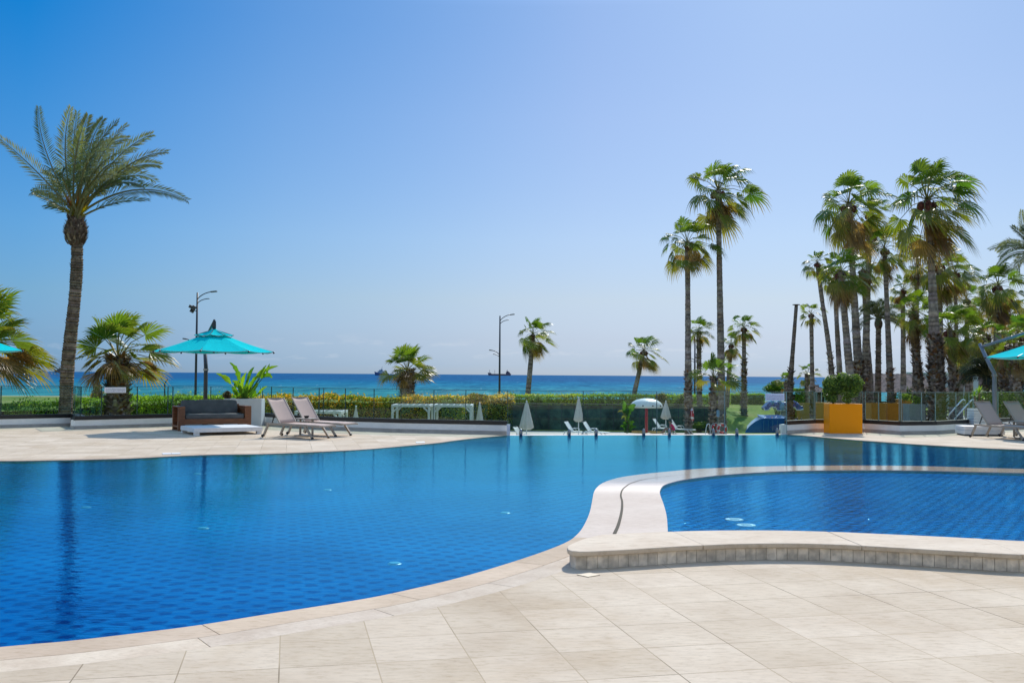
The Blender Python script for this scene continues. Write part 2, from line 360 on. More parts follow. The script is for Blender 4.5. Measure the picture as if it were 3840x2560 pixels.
# ------------------------------------------------------------------ setting: ground, sea, terraces
def U(x, y): return x / max(y, 1.0)
def sstep(a, b, x): t = min(1, max(0, (x - a) / (b - a))); return t * t * (3 - 2 * t)
def ground_z(x, y):
    z = -2.35; u = U(x, y)
    z += 1.5 * sstep(0.17, 0.24, -u) * (1 - sstep(62, 70, y)) * sstep(28, 31, y)
    z += 1.45 * sstep(71.8, 73.5, y) * (1 - sstep(0.195, 0.24, u))
    z += 1.45 * sstep(66, 94, y) * sstep(0.195, 0.24, u) * (1 - sstep(0.30, 0.36, u))
    z += 1.5 * sstep(0.30, 0.36, u) * sstep(29, 33, y)
    z -= 6.0 * sstep(102, 135, y)
    return z
def mk_ground():
    mb = MB()
    xs = [-60000, -8000, -1500, -400, -150] + [-100 + i * 2 for i in range(101)] + [150, 400, 1500, 8000, 60000]
    ys = [-60000, -2000, -200, -40, 0, 20, 27] + [28 + i * 1.5 for i in range(75)] + [160, 200, 300, 600, 2000, 10000, 60000]
    idx = {}
    for j, y in enumerate(ys):
        for i, x in enumerate(xs):
            z = ground_z(x, y) if y > 27 else -2.35
            if y < -30: z = -2.35
            if y > 140: z = -8.4
            idx[i, j] = mb.av((x, y, z))
    for j in range(len(ys) - 1):
        for i in range(len(xs) - 1): mb.af(idx[i, j], idx[i + 1, j], idx[i + 1, j + 1], idx[i, j + 1])
    m, nt, out = mat('garden_ground')
    p = N(nt, 'BsdfPrincipled', Roughness=0.95); p.inputs['Specular IOR Level'].default_value = 0.1
    v = texco(nt)
    n = N(nt, 'TexNoise', Scale=0.25, Detail=5.0); L(nt, v, n.inputs['Vector'])
    n2 = N(nt, 'TexNoise', Scale=4.0, Detail=6.0); L(nt, v, n2.inputs['Vector'])
    gr = ramp(nt, n.outputs['Fac'], [(0.38, (0.10, 0.17, 0.02)), (0.52, (0.17, 0.24, 0.03)), (0.68, (0.26, 0.26, 0.09))])
    gr = mixc(nt, 1.0, gr, ramp(nt, n2.outputs['Fac'], [(0.3, (0.6, 0.6, 0.6)), (0.7, (1.2, 1.2, 1.2))]), 'MULTIPLY')
    sx = N(nt, 'SeparateXYZ'); L(nt, v, sx.inputs[0])
    mr = N(nt, 'MapRange'); mr.inputs['From Min'].default_value = 96; mr.inputs['From Max'].default_value = 104; L(nt, sx.outputs['Y'], mr.inputs['Value'])
    L(nt, mixc(nt, mr.outputs[0], gr, (0.45, 0.38, 0.27)), p.inputs['Base Color']); L(nt, p.outputs[0], out.inputs[0])
    tag(mb.build('ground', m, smooth=True), kind='structure')
mk_ground()

def mk_sea():
    mb = MB(); xs = [-90000, -20000, -4000, -800, 0, 800, 4000, 20000, 90000]; ys = [112, 200, 400, 800, 2000, 6000, 20000, 90000]
    idx = {(i, j): mb.av((x, y, -5.0)) for i, x in enumerate(xs) for j, y in enumerate(ys)}
    for j in range(len(ys) - 1):
        for i in range(len(xs) - 1): mb.af(idx[i, j], idx[i + 1, j], idx[i + 1, j + 1], idx[i, j + 1])
    m, nt, out = mat('sea_water')
    v = texco(nt); sx = N(nt, 'SeparateXYZ'); L(nt, v, sx.inputs[0])
    nz = N(nt, 'TexNoise', Scale=0.012, Detail=4.0); L(nt, texco(nt, (0.35, 1, 1)), nz.inputs['Vector'])
    wob = math_(nt, 'MULTIPLY', math_(nt, 'SUBTRACT', nz.outputs['Fac'], 0.5), 260.0)
    mr = N(nt, 'MapRange'); mr.inputs['From Min'].default_value = 260; mr.inputs['From Max'].default_value = 1300
    L(nt, math_(nt, 'ADD', sx.outputs['Y'], wob), mr.inputs['Value'])
    c = ramp(nt, mr.outputs[0], [(0.0, (0.040, 0.225, 0.260)), (0.16, (0.028, 0.175, 0.240)), (0.42, (0.012, 0.14, 0.25)), (0.75, (0.012, 0.105, 0.225)), (1.0, (0.014, 0.092, 0.215))])
    w1 = N(nt, 'TexNoise', Scale=1.0, Detail=5.0, Roughness=0.6); L(nt, texco(nt, (0.30, 0.035, 1)), w1.inputs['Vector'])
    w2 = N(nt, 'TexNoise', Scale=1.0, Detail=5.0, Roughness=0.6); L(nt, texco(nt, (0.07, 0.007, 1)), w2.inputs['Vector'])
    wsum = math_(nt, 'ADD', math_(nt, 'MULTIPLY', w1.outputs['Fac'], 0.5), math_(nt, 'MULTIPLY', w2.outputs['Fac'], 0.5))
    c = mixc(nt, 1.0, c, ramp(nt, wsum, [(0.38, (0.55, 0.62, 0.70)), (0.50, (1, 1, 1)), (0.60, (1.5, 1.4, 1.25))]), 'MULTIPLY')
    cap_ = math_(nt, 'MULTIPLY', math_(nt, 'GREATER_THAN', w1.outputs['Fac'], 0.70), math_(nt, 'LESS_THAN', sx.outputs['Y'], 900.0))
    c = mixc(nt, math_(nt, 'MULTIPLY', cap_, 0.8), c, (0.6, 0.75, 0.78))
    b = N(nt, 'Bump', Strength=0.6, Distance=0.6); L(nt, wsum, b.inputs['Height'])
    d = N(nt, 'BsdfDiffuse'); L(nt, c, d.inputs[0])
    g = N(nt, 'BsdfGlossy', Roughness=0.35); g.inputs[0].default_value = (0.6, 0.85, 1, 1); L(nt, b.outputs[0], g.inputs['Normal'])
    ms = N(nt, 'MixShader', Fac=0.02); L(nt, d.outputs[0], ms.inputs[1]); L(nt, g.outputs[0], ms.inputs[2]); L(nt, ms.outputs[0], out.inputs[0])
    tag(mb.build('sea', m), kind='structure')
mk_sea()

def sheet(name, pts, z, m, depth=None):
    mb = MB()
    if depth: mb.prism(pts, z - depth, z, bottom=False)
    else: mb.poly([(p[0], p[1], z) for p in pts])
    return tag(mb.build(name, m, tri=True), kind='structure')
paving_m = simple('lower_paving', (0.50, 0.46, 0.40), 0.8, var=0.1, scale=1.0)
lp = [W(1905, 1600, 28.2), W(2960, 1600, 29.2), W(2790, 1600, 69), W(1905, 1600, 70.5)]
sheet('lower_terrace', [(p.x, p.y) for p in lp], -2.33, paving_m)
rt = [W(3130, 1500, 31.5), W(4300, 1500, 31), W(4300, 1500, 66), W(3215, 1500, 64)]
sheet('upper_terrace', [(p.x, p.y) for p in rt], -0.835, simple('grey_paving', (0.30, 0.29, 0.28), 0.85, var=0.12, scale=1.0))

# bench curves first (deck runs under it)
ZB = 0.15
bt_px = [(2126, 2050), (2131, 2044), (2145, 2036), (2188, 2019), (2243, 2005), (2304, 2000.5), (2400, 1996), (2504, 1992), (2620, 1988.5), (2745, 1987), (2928, 1987.5), (3112, 1992), (3235, 1997), (3479, 2008), (3663, 2017.5), (3840, 2027)]
bf_px = [(2126, 2050), (2128, 2056), (2136, 2062), (2160, 2066), (2206, 2066), (2279, 2063), (2402, 2056), (2524, 2048), (2677, 2041), (2775, 2037.5), (2928, 2035.5), (3081, 2038), (3244, 2045), (3418, 2055), (3632, 2067), (3840, 2078)]
def ext(px, z, extra): return resample(smoothline(catmull([tuple(G(x, y, z)) for x, y in px] + extra, 8), 1), 0.02)
B_back = ext(bt_px, ZB, [(6.2, 8.6, ZB), (8.5, 7.5, ZB)])
B_front = ext(bf_px, ZB, [(6.1, 7.9, ZB), (8.2, 6.8, ZB)])
def uni(c, n):                       # n points evenly spaced by arc length
    ln = [0]
    for a, b in zip(c, c[1:]): ln.append(ln[-1] + (b - a).length)
    out = []; k = 0
    for i in range(n):
        t = ln[-1] * i / (n - 1)
        while k < len(ln) - 2 and ln[k + 1] < t: k += 1
        out.append(c[k].lerp(c[k + 1], (t - ln[k]) / max(1e-9, ln[k + 1] - ln[k])))
    return out

# coping and border rings
def ribbon(name, A, B, m, z0, z1, piece, gap=0.004, bevel=0.004, label=None, cat=None, grp=None, kind='structure', ofs=0.0):
    n = len(A); mb = MB(); bed = MB()
    for i in range(n - 1):
        bed.poly([(A[i].x, A[i].y, z1 - 0.012), (B[i].x, B[i].y, z1 - 0.012), (B[i + 1].x, B[i + 1].y, z1 - 0.012), (A[i + 1].x, A[i + 1].y, z1 - 0.012)])
    ln = [0]
    for a, b in zip(A, A[1:]): ln.append(ln[-1] + (b - a).length)
    start = 0
    nextcut = piece - ofs
    for i in range(1, n):
        if ln[i] >= nextcut or i == n - 1:
            a = [p.copy() for p in A[start:i + 1]]; b = [p.copy() for p in B[start:i + 1]]
            g_ = rnd.uniform(.90, 1.04); mb.cur = (g_ * 1.01, g_, g_ * rnd.uniform(.96, 1.0))
            if len(a) >= 2:
                for q in (a, b):
                    d = (q[-2] - q[-1]).normalized(); q[-1] = q[-1] + d * gap
                mb.prism([(p.x, p.y) for p in a] + [(p.x, p.y) for p in reversed(b)], z0, z1)
            start = i; nextcut += piece
    o = mb.build(name, m, tri=True, bevel=bevel); tag(o, kind=kind)
    bo = bed.build('grout_bed', M_grout, parent=o)
    return o
i0 = min(range(len(C_near)), key=lambda i: (C_near[i] - G(2152, 2013)).length); IB = C_near[:i0 + 1]
C_cop = offset(IB, 0.30); C_bor = offset(IB, 0.55)
ribbon('pool_coping', IB, C_cop, M_coping, -0.10, 0.0, 1.45)
ribbon('paving_border', offset(IB, 0.303), C_bor, M_border, -0.10, 0.0, 1.15, ofs=0.4)
LFo = offset(C_farL, -0.30); ribbon('pool_coping', C_farL, LFo, M_coping, -0.10, 0.0, 1.2)
RTo = offset(C_right, -0.30); ribbon('pool_coping', C_right, RTo, M_coping, -0.10, 0.0, 1.2)

# decks
mid = [a.lerp(b, 0.5) for a, b in zip(uni(B_back, 60), uni(B_front, 60))]
nd = [(p.x, p.y) for p in C_bor] + [(p.x, p.y) for p in mid[3:]] + [(9, 6.5), (16, 2), (16, -8), (-16, -8)]
deck_o = sheet('pool_deck', nd, 0.0, M_tile, depth=0.2)
# small piece between coping end and the bench
fence_px = [(-420, 1602), (0, 1604.5), (265, 1597)]
fenceB_px = [(279, 1609), (648, 1597), (977, 1591.5), (1092, 1601), (1207, 1609), (1500, 1619.5), (1903, 1628.5)]
fenceR_px = [(2954, 1625.5), (3060, 1618.5), (3240, 1618.5), (3376, 1628), (3514, 1626), (3656, 1616), (3990, 1600)]
FA = GL(fence_px); FB = GL(fenceB_px); FR = GL(fenceR_px)
ld = [(p.x, p.y) for p in LFo[:-1]] + [(edgeL.x, edgeL.y), (edgeL.x, edgeL.y + 0.35), (-3.1, 28.2), (-5.4, 29.0), (-6.6, 30.2), (-7.9, 31.6), (-13, 31), (-20, 30)]
sheet('pool_deck', ld, 0.0, M_tile, depth=2.3)
rd = [(p.x, p.y) for p in RTo[1:]] + [(20, 34), (14, 31.4), (12.2, 29.2), (10.2, 29.4), (8.6, 29.5), (edgeR.x + 0.1, edgeR.y + .35)]
sheet('pool_deck', rd, 0.0, M_tile, depth=2.3)

# pool basins and water
EY = 0.10
main = C_near + list(reversed(C_right)) + list(reversed(C_farL))
def basin(name, pts, zf, m, wall_skip=None):
    mb = MB(); mb.poly([(p.x, p.y, zf) for p in pts]); n = len(pts)
    for i in range(n):
        a, b = pts[i], pts[(i + 1) % n]
        z1 = -0.016
        mb.poly([(a.x, a.y, zf), (b.x, b.y, zf), (b.x, b.y, z1), (a.x, a.y, z1)])
    return tag(mb.build(name, m, tri=True), kind='structure')
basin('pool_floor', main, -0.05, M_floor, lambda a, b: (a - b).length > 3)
ww = MB(); ww.poly([(p.x, p.y, -0.012) for p in main]); tag(ww.build('pool_water', M_water, tri=True), kind='structure')
jet = C_jet + [V(20, 8, 0)] + [p for p in reversed(uni([a.lerp(b, 0.03) for a, b in zip(uni(B_back, 90), uni(B_front, 90))], 90)) if p.x > C_jet[0].x + 0.05]
jet = [V(p.x, p.y, 0) for p in jet]
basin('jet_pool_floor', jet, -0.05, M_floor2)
ww = MB(); ww.poly([(p.x, p.y, -0.012) for p in jet]); tag(ww.build('jet_pool_water', M_water2, tri=True), kind='structure')
# infinity edge lip
ex = MB(); d_e = (edgeR - edgeL).normalized(); nrm = V(-d_e.y, d_e.x, 0)
ex.prism([edgeL - d_e * .0, edgeR, edgeR + nrm * 0.22, edgeL + nrm * 0.22], -2.4, -0.010)
tag(ex.build('pool_edge', simple('edge_stone', (0.62, 0.58, 0.54), 0.5)), kind='structure')

# divider between the two pools: ribbon from the outer line to the jet pool line
D_out = C_near[i0:]
dv = [(p.x, p.y) for p in D_out] + [(p.x, p.y) for p in reversed(C_jet)] + [(C_jet[0].x, C_jet[0].y - 0.25)] + [(mid[k].x, mid[k].y) for k in (14, 10, 7, 5, 3)] + [(C_bor[-1].x, C_bor[-1].y), (C_cop[-1].x, C_cop[-1].y)]
mbd = MB(); mbd.prism(dv, -0.30, 0.0); tag(mbd.build('pool_divider', M_divider, tri=True), kind='structure')
slot_px = [(2304, 2001), (2319, 1967), (2331, 1918), (2333, 1881), (2328, 1857), (2334, 1836), (2349, 1822), (2365, 1812), (2408, 1798), (2463, 1789), (2520, 1783), (2600, 1776)]
sl = curve(slot_px, 0.06, 1); mb = MB()
for i in range(len(sl) - 1):
    w0 = 0.016 * (1 - i / len(sl)) + 0.003; w1 = 0.016 * (1 - (i + 1) / len(sl)) + 0.003
    a, b = offset(sl, w0), offset(sl, -w0)
    mb.poly([(a[i].x, a[i].y, .004), (a[i + 1].x, a[i + 1].y, .004), (b[i + 1].x, b[i + 1].y, .004), (b[i].x, b[i].y, .004)])
tag(mb.build('drain_slot', simple('slot_shadow_gap', (0.05, 0.04, 0.02), 0.9)), 'narrow dark overflow slot curving along the stone ledge between the pools', 'drain slot')  # flat strip on the stone, coloured as the shade inside the slot

# low curved bench wall
bench = thing('bench_wall', (0, 0, 0), 'low curved bench wall with pale stone cap and grey tile face beside the paving', 'bench wall')
nb = 400; ub, uf = uni(B_back, nb), uni(B_front, nb)
cuts = [0]
for px in (2640, 3232, 3830):
    cuts.append(min(range(nb), key=lambda i: abs((uf[i].x / uf[i].y) - G(px, 2040, ZB).x / G(px, 2040, ZB).y)))
cuts.append(nb - 1)
cap = MB()
for a, b in zip(cuts, cuts[1:]):
    A = uf[a:b + 1]; B = ub[a:b + 1]
    A = [p.copy() for p in A]; B = [p.copy() for p in B]; g_ = rnd.uniform(.93, 1.03); cap.cur = (g_, g_, g_ * .98)
    if a: A[0] += (A[1] - A[0]).normalized() * 0.004; B[0] += (B[1] - B[0]).normalized() * 0.004
    if a == 0: B = B[1:]
    cap.prism([(p.x, p.y) for p in A[::3] + [A[-1]]] + [(p.x, p.y) for p in reversed(B[::3] + [B[-1]])], ZB - 0.042, ZB)
co = cap.build('cap', M_cap, bench, tri=True, bevel=0.012)
inn = offset(uf, -0.025)
core = MB(); cb = offset(uf, -0.04)
core.prism([(p.x, p.y) for p in cb[6::4]] + [(p.x, p.y) for p in reversed(ub[6::4])], -0.02, ZB - 0.043)
core.build('core', M_grout, bench, tri=True)
til = MB(); fl = resample(inn, 0.093)
for i in range(len(fl) - 1):
    a, b = fl[i], fl[i + 1]; d = (b - a); ln = d.length; d.normalize()
    a2, b2 = a + d * 0.0018, b - d * 0.0018; nn = V(-d.y, d.x, 0) * 0.02
    g_ = rnd.uniform(0.85, 1.12); til.cur = (0.72 * g_, 0.63 * g_, 0.52 * g_)
    z1 = ZB - 0.044
    til.prism([(a2.x, a2.y), (b2.x, b2.y), (b2.x + nn.x, b2.y + nn.y), (a2.x + nn.x, a2.y + nn.y)], 0.001, z1)
til.build('riser_tiles', colattr('riser_stone', 0.8, var=0.28, scale=14, spec=0.2), bench)

# floor hatch, depth tiles, pool lamps
h4 = [G(2163, 2155), G(2205, 2163.5), G(2250, 2156), G(2212, 2148)]
mb = MB(); mb.prism(h4, 0.0, 0.006); tag(mb.build('floor_hatch', M_brass), 'small pale square floor hatch set in the paving before the bench wall tip', 'floor hatch')
for k, (x0, x1, yy, lb) in enumerate([(611, 643, 1701, 'white depth marker tile on the far pool edge, left of its pair'), (646, 678, 1700, 'white depth marker tile on the far pool edge, right of its pair'), (1562, 1594, 1658, 'lone white marker tile on the far pool edge right of the beige sun loungers')]):
    mb = MB(); mb.prism([G(x0, yy + 3.2), G(x1, yy + 2), G(x1 - 3, yy - 2), G(x0 - 3, yy - 1)], 0.0, 0.012)
    o = mb.build('depth_marker', M_white); tag(o, lb, 'depth marker', 'depth markers on the pool edge')
lam = [(323, 1902, 'pool lamp on the pool floor near the date palm reflection'), (762, 1980, 'brightest pool lamp, on the floor of the big pool in the left middle'), (1228, 1836, 'pool lamp on the pool floor below the two beige sun loungers'), (1895, 1922, 'pool lamp on the pool floor right of centre, level with the ledge'), (1480, 2112, 'nearest pool lamp, on the pool floor by the curved coping'), (740, 1776, 'faint far pool lamp on the pool floor below the daybed'), (2320, 1794, 'far pool lamp on the pool floor close to the stone ledge tip')]
for x, y, lb in lam:
    p = G(x, y, -0.046); o = thing('pool_lamp', p, 'round white ' + lb, 'pool lamp', 'lamps on the pool floor')
    mb = MB(); mb.lathe([(0.062, -0.005), (0.062, 0.0), (0.05, 0.006)], n=20); mb.build('rim', M_rimw, o)
    mb = MB(); mb.lathe([(0.048, 0.007), (0.048, 0.010), (0.02, 0.012)], n=20); mb.build('lens', M_lamp, o)
for x, y, lb in [(2753, 1946, 'white round drain cover on the jet pool floor, the farther of the pair'), (2798, 1967, 'white round drain cover on the jet pool floor, the nearer of the pair')]:
    p = G(x, y, -0.044); mb = MB(); mb.lathe([(0.105, -0.006), (0.105, 0.0), (0.10, 0.003)], p, 24)
    for k in range(7): mb.box((p.x, p.y - 0.06 + k * 0.02, p.z + 0.005), (0.10, 0.008, 0.003))
    tag(mb.build('drain_cover', M_white), lb, 'drain cover', 'drain covers in the jet pool')

# ------------------------------------------------------------------ glass fences
GT = 1.175
def xpt(A, B, px):                          # point on line A-B under the photo's column px
    u = ray(px, 1500); t = u.x / u.y
    den = (B.x - A.x) - t * (B.y - A.y)
    k = (t * A.y - A.x) / den; return A.lerp(B, k)
def thick(mb, A, B, z0, z1, t, front=0.0):
    d = (B - A); d.z = 0; d.normalize(); n = V(-d.y, d.x, 0)
    if n.y < 0: n = -n
    a, b = A + n * front, B + n * front
    mb.prism([(a.x, a.y), (b.x, b.y), (b.x + n.x * t, b.y + n.y * t), (a.x + n.x * t, a.y + n.y * t)], z0, z1)
def panel(parent, A, B, z0, z1, front, gap=0.012, edge=None):
    d = (B - A).normalized(); n = V(-d.y, d.x, 0)
    if n.y < 0: n = -n
    a, b = A + d * gap / 2 + n * front, B - d * gap / 2 + n * front; t = 0.02
    mb = MB(); c = [a, b, b + n * t, a + n * t]
    lo = [mb.av((p.x, p.y, z0)) for p in c]; hi = [mb.av((p.x, p.y, z1)) for p in c]
    mb.mi = 0; mb.af(lo[0], lo[1], hi[1], hi[0]); mb.af(lo[2], lo[3], hi[3], hi[2])
    mb.mi = 1; mb.af(*hi); mb.af(*lo[::-1]); mb.af(lo[1], lo[2], hi[2], hi[1]); mb.af(lo[3], lo[0], hi[0], hi[3])
    for q in (a, b):
        jb = MB(); jb.box((q.x, q.y + .008, (z0 + z1) / 2 + .004), (0.009, 0.022, z1 - z0)); jb.build('joint_profile', edge or M_gedge, parent)
    tb_ = MB(); tb_.bar(a + V(0, .01, z1 + .006), b + V(0, .01, z1 + .006), 0.016, 0.010); tb_.build('top_trim', edge or M_gedge, parent)
    return mb.build('glass_panel', [M_glass, edge or M_gedge], parent)
def wallfence(line, joints, label, edge=None):
    th = thing('glass_fence', (0, 0, 0), label, 'glass fence', 'glass fences around the pool')
    c1, c2, c3 = MB(), MB(), MB()
    for A, B in zip(line, line[1:]):
        thick(c1, A, B, 0.0, 0.09, 0.30, 0.0); thick(c2, A, B, 0.09, 0.25, 0.26, 0.012); thick(c3, A, B, 0.25, 0.365, 0.10, 0.004)
    c1.build('plinth', M_plinth, th); c2.build('curb_wall', M_wall, th); c3.build('base_channel', M_black, th)
    # panels
    for A, B in zip(line, line[1:]):
        pa = (A.x / A.y) ; pb = (B.x / B.y)
        js = [A] + [xpt(A, B, j) for j in joints if pa + 0.004 < ray(j, 1500).x / ray(j, 1500).y < pb - 0.004] + [B]
        for p, q in zip(js, js[1:]): panel(th, p, q, 0.34, GT, 0.045, edge=edge)
    return th
wallfence(FA, [-200, 8], 'glass fence on white curb at the far left, behind the tall date palm side')
thick_end = wallfence(FB, [383, 517, 632, 791, 1012, 1191, 1291, 1399, 1516, 1625, 1745], 'glass fence on white curb behind the sofa and beige loungers, ending at the pool')
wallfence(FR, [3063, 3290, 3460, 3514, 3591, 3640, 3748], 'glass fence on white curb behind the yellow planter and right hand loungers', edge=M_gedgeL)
# link piece between FA and FB
mb = MB(); thick(mb, FA[-1], FB[0] + V(0.02, 0.2, 0), 0.0, 0.36, 0.2, 0.0)
th = thing('glass_fence', (0, 0, 0), 'short angled glass fence link between the far left fence and the signed one', 'glass fence', 'glass fences around the pool')
mb.build('curb_wall', M_black, th); panel(th, FA[-1], FB[0] + V(0.02, .2, 0), 0.36, GT, 0.05)
# pool edge fence with spigots
pe = thing('glass_fence', edgeL, 'frameless glass fence standing in the water at the infinity pool edge', 'glass fence', 'glass fences around the pool')
def loc(p, o): return p - Vector(o.location)
eA, eB = edgeL + nrm * 0.05, edgeR + nrm * 0.05
jx = [xpt(eA, eB, j) for j in (2187, 2463, 2717)]
js = [eA] + jx + [eB]
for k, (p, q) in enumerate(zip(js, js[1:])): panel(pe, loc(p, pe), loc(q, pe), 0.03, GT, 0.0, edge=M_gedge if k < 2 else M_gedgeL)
for sxp in (1954, 2135, 2236, 2414, 2510, 2675, 2763, 2914):
    p = loc(xpt(eA, eB, sxp), pe); mb = MB()
    mb.lathe([(0.05, -0.08), (0.05, 0.05), (0.048, 0.09), (0.04, 0.125), (0.028, 0.15), (0.012, 0.165)], (p.x, p.y, 0), 14, 0.95, 1.2)
    mb.build('spigot', M_steel, pe, smooth=True)
wp = MB(); p = edgeL + V(0.03, 0.1, 0); wp.box((p.x, p.y, 0.13), (0.09, 0.12, 0.30)); tag(wp.build('fence_end_post', M_white), 'short white post at the end of the curb wall by the infinity edge', 'post')
wp = MB(); p = W(2941, 1600, edgeR.y + .35); wp.box((p.x, p.y, 0.05), (0.19, 0.12, 0.42)); tag(wp.build('end_block', M_white, bevel=.01), 'small white block behind the glass where the infinity edge meets the right wall', 'block')

# signs
PF = {'h': 'x'}
def arab(s):
    forms = {'ه': ('\uFEE9', '\uFEEB', '\uFEEC', '\uFEEA'), 'ذ': ('\uFEAB', None, None, '\uFEAC'), 'ا': ('\uFE8D', None, None, '\uFE8E'), 'ل': ('\uFEDD', '\uFEDF', '\uFEE0', '\uFEDE'), 'م': ('\uFEE1', '\uFEE3', '\uFEE4', '\uFEE2'), 'س': ('\uFEB1', '\uFEB3', '\uFEB4', '\uFEB2'), 'ب': ('\uFE8F', '\uFE91', '\uFE92', '\uFE90'), 'ح': ('\uFEA1', '\uFEA3', '\uFEA4', '\uFEA2'), 'ن': ('\uFEE5', '\uFEE7', '\uFEE8', '\uFEE6'), 'و': ('\uFEED', None, None, '\uFEEE'), 'ع': ('\uFEC9', '\uFECB', '\uFECC', '\uFECA'), 'ى': ('\uFEEF', None, None, '\uFEF0'), 'أ': ('\uFE83', None, None, '\uFE84'), 'ط': ('\uFEC1', '\uFEC3', '\uFEC4', '\uFEC2'), 'ف': ('\uFED1', '\uFED3', '\uFED4', '\uFED2'), 'د': ('\uFEA9', None, None, '\uFEAA'), 'ة': ('\uFE93', None, None, '\uFE94')}
    out = []
    for word in s.split(' '):
        if word.isdigit(): out.append(word); continue
        w = ''
        for i, ch in enumerate(word):
            prevj = i > 0 and forms[word[i - 1]][1] is not None; nextj = i < len(word) - 1 and forms[ch][1] is not None
            f = forms[ch]; w += (f[2] if prevj else f[1]) if nextj else (f[3] if prevj else f[0])
        out.append(w[::-1])
    return ' '.join(reversed(out))
def text_obj(txt, width, name, parent, loc_, m):
    cu = bpy.data.curves.new('t', 'FONT'); cu.body = txt; cu.align_x = 'CENTER'; cu.size = 0.1; cu.extrude = 0.0008
    o = bpy.data.objects.new('t', cu); COL.objects.link(o)
    bpy.context.view_layer.update()
    me = bpy.data.meshes.new_from_object(o.evaluated_get(bpy.context.evaluated_depsgraph_get()))
    bpy.data.objects.remove(o)
    xs = [v.co.x for v in me.vertices]; w = (max(xs) - min(xs)) if xs else 1
    s_ = width / w; cx = (max(xs) + min(xs)) / 2 if xs else 0
    me.transform(Matrix.Rotation(R(90), 4, 'X') @ Matrix.Diagonal((s_, min(s_, 0.42), 1, 1)) @ Matrix.Translation((-cx, 0, 0)))
    me.materials.clear(); me.materials.append(m)
    q = bpy.data.objects.new(name, me); COL.objects.link(q); q.parent = parent; q.location = loc_; return q
def sign(A, B, x0, x1, ytop, ybot, label, l2):
    pa, pb = xpt(A, B, x0), xpt(A, B, x1); c = (pa + pb) / 2; w = (pb - pa).length
    zt = W(x0, ytop, c.y).z; zb = W(x0, ybot, c.y).z; rz = math.atan2(pb.y - pa.y, pb.x - pa.x)
    t = thing('notice_sign', (c.x + 0.03 * math.sin(rz), c.y - 0.02, (zt + zb) / 2), label, 'sign', 'pool notices on the glass', rz=rz)
    hh = zt - zb; mb = MB(); mb.box((0, 0, 0), (w, 0.008, hh)); mb.build('board', M_signw, t, bevel=0.003)
    for k, tx in enumerate([arab('هذا المسبح ممنوع على الأطفال دون 16 سنة'), l2, 'This pool is prohibited for children under 16']):
        text_obj(tx, w * 0.88, 'lettering', t, (0, -0.0055, hh * (0.16 - 0.235 * k)), M_ink)
sign(FB[0], FB[1], 389, 470, 1451.5, 1472, 'white notice with three lines of dark text on the glass before the left fan palm', 'Cette piscine est interdite aux enfants de 16 ans')
sign(eA, eB, 2869, 2940, 1474, 1501.5, 'white notice with three lines of dark text on the glass above the blue play canopy', 'Cette piscine est interdite aux moins de 16 ans')

# ------------------------------------------------------------------ sofa and daybed
so = thing('sofa', G(668, 1616), 'red brown wooden sofa with dark grey cushions on the deck before the glass fence', 'sofa', rz=R(30))
def part(name, boxes, m, parent, bevel=0.006):
    mb = MB()
    for c, d in boxes: mb.box(c, d)
    return mb.build(name, m, parent, bevel=bevel)
SW, SD = 2.0, 0.82
part('base_rail', [((SW / 2, 0.03, 0.25), (SW - .30, 0.05, 0.15)), ((SW / 2, SD - .03, 0.25), (SW - .30, 0.05, 0.15)), ((SW / 2, SD / 2, .30), (SW - .30, SD - .12, .03))], M_wood, so)
part('backrest', [((SW / 2, SD - .03, 0.56), (SW - 0.3, 0.05, 0.30))], M_wood, so)
for x in (0.09, SW - 0.09):
    part('armrest', [((x, 0.06, 0.335), (0.18, 0.10, 0.67)), ((x, SD - 0.06, 0.335), (0.18, 0.10, 0.67)), ((x, SD / 2, 0.655), (0.18, SD - 0.24, 0.03)), ((x + (-.075 if x > 1 else .075), SD / 2, 0.36), (0.03, SD - 0.24, 0.50)), ((x, SD / 2, .12), (.18, SD - .24, .05))], M_wood, so)
def cushion(name, c, d, parent, m, tilt=0.0, puff=0.04):
    mb = MB(); nx, nz = 10, 5; M = Matrix.Rotation(tilt, 3, 'X')
    # rounded pad: subdivided box with bulge
    bm = bmesh.new(); bmesh.ops.create_cube(bm, size=1.0); bmesh.ops.subdivide_edges(bm, edges=bm.edges, cuts=7, use_grid_fill=True)
    for v in bm.verts:
        x, y, z = v.co * 2
        k = (1 - abs(x) ** 6) * (1 - abs(y) ** 4) * (1 - abs(z) ** 4)
        e = max(abs(x), abs(y), abs(z))
        q = V(x * d[0] / 2, y * d[1] / 2, z * d[2] / 2)
        rr = 1 - 0.06 * (abs(x * y) ** 4 + abs(y * z) ** 4 + abs(x * z) ** 4)
        q = V(q.x * (1 - 0.012 * abs(y * z) ** 3), q.y * (1 - 0.35 * (abs(z) ** 4 * 0.5 + abs(x) ** 10 * 0.5)) if d[1] < d[2] else q.y * (1 - 0.05 * abs(z) ** 3), q.z * (1 - 0.03 * abs(x) ** 6 * abs(y)) + noise.noise(q * 5) * 0.02 * puff / 0.04)
        v.co = V(*c) + M @ q
    me = bpy.data.meshes.new(name); bm.to_mesh(me); bm.free(); me.materials.append(m)
    for p in me.polygons: p.use_smooth = True
    o = bpy.data.objects.new(name, me); COL.objects.link(o); o.parent = parent
    o.modifiers.new('sub', 'SUBSURF').levels = 1; o.modifiers['sub'].render_levels = 1
    return o
cushion('seat_cushion', (SW / 2, 0.36, 0.385), (SW - 0.36, 0.68, 0.15), so, M_cush)
cushion('back_cushion', (SW / 2 - 0.03, 0.62, 0.62), (SW - 0.46, 0.22, 0.42), so, M_cush, tilt=R(-14))

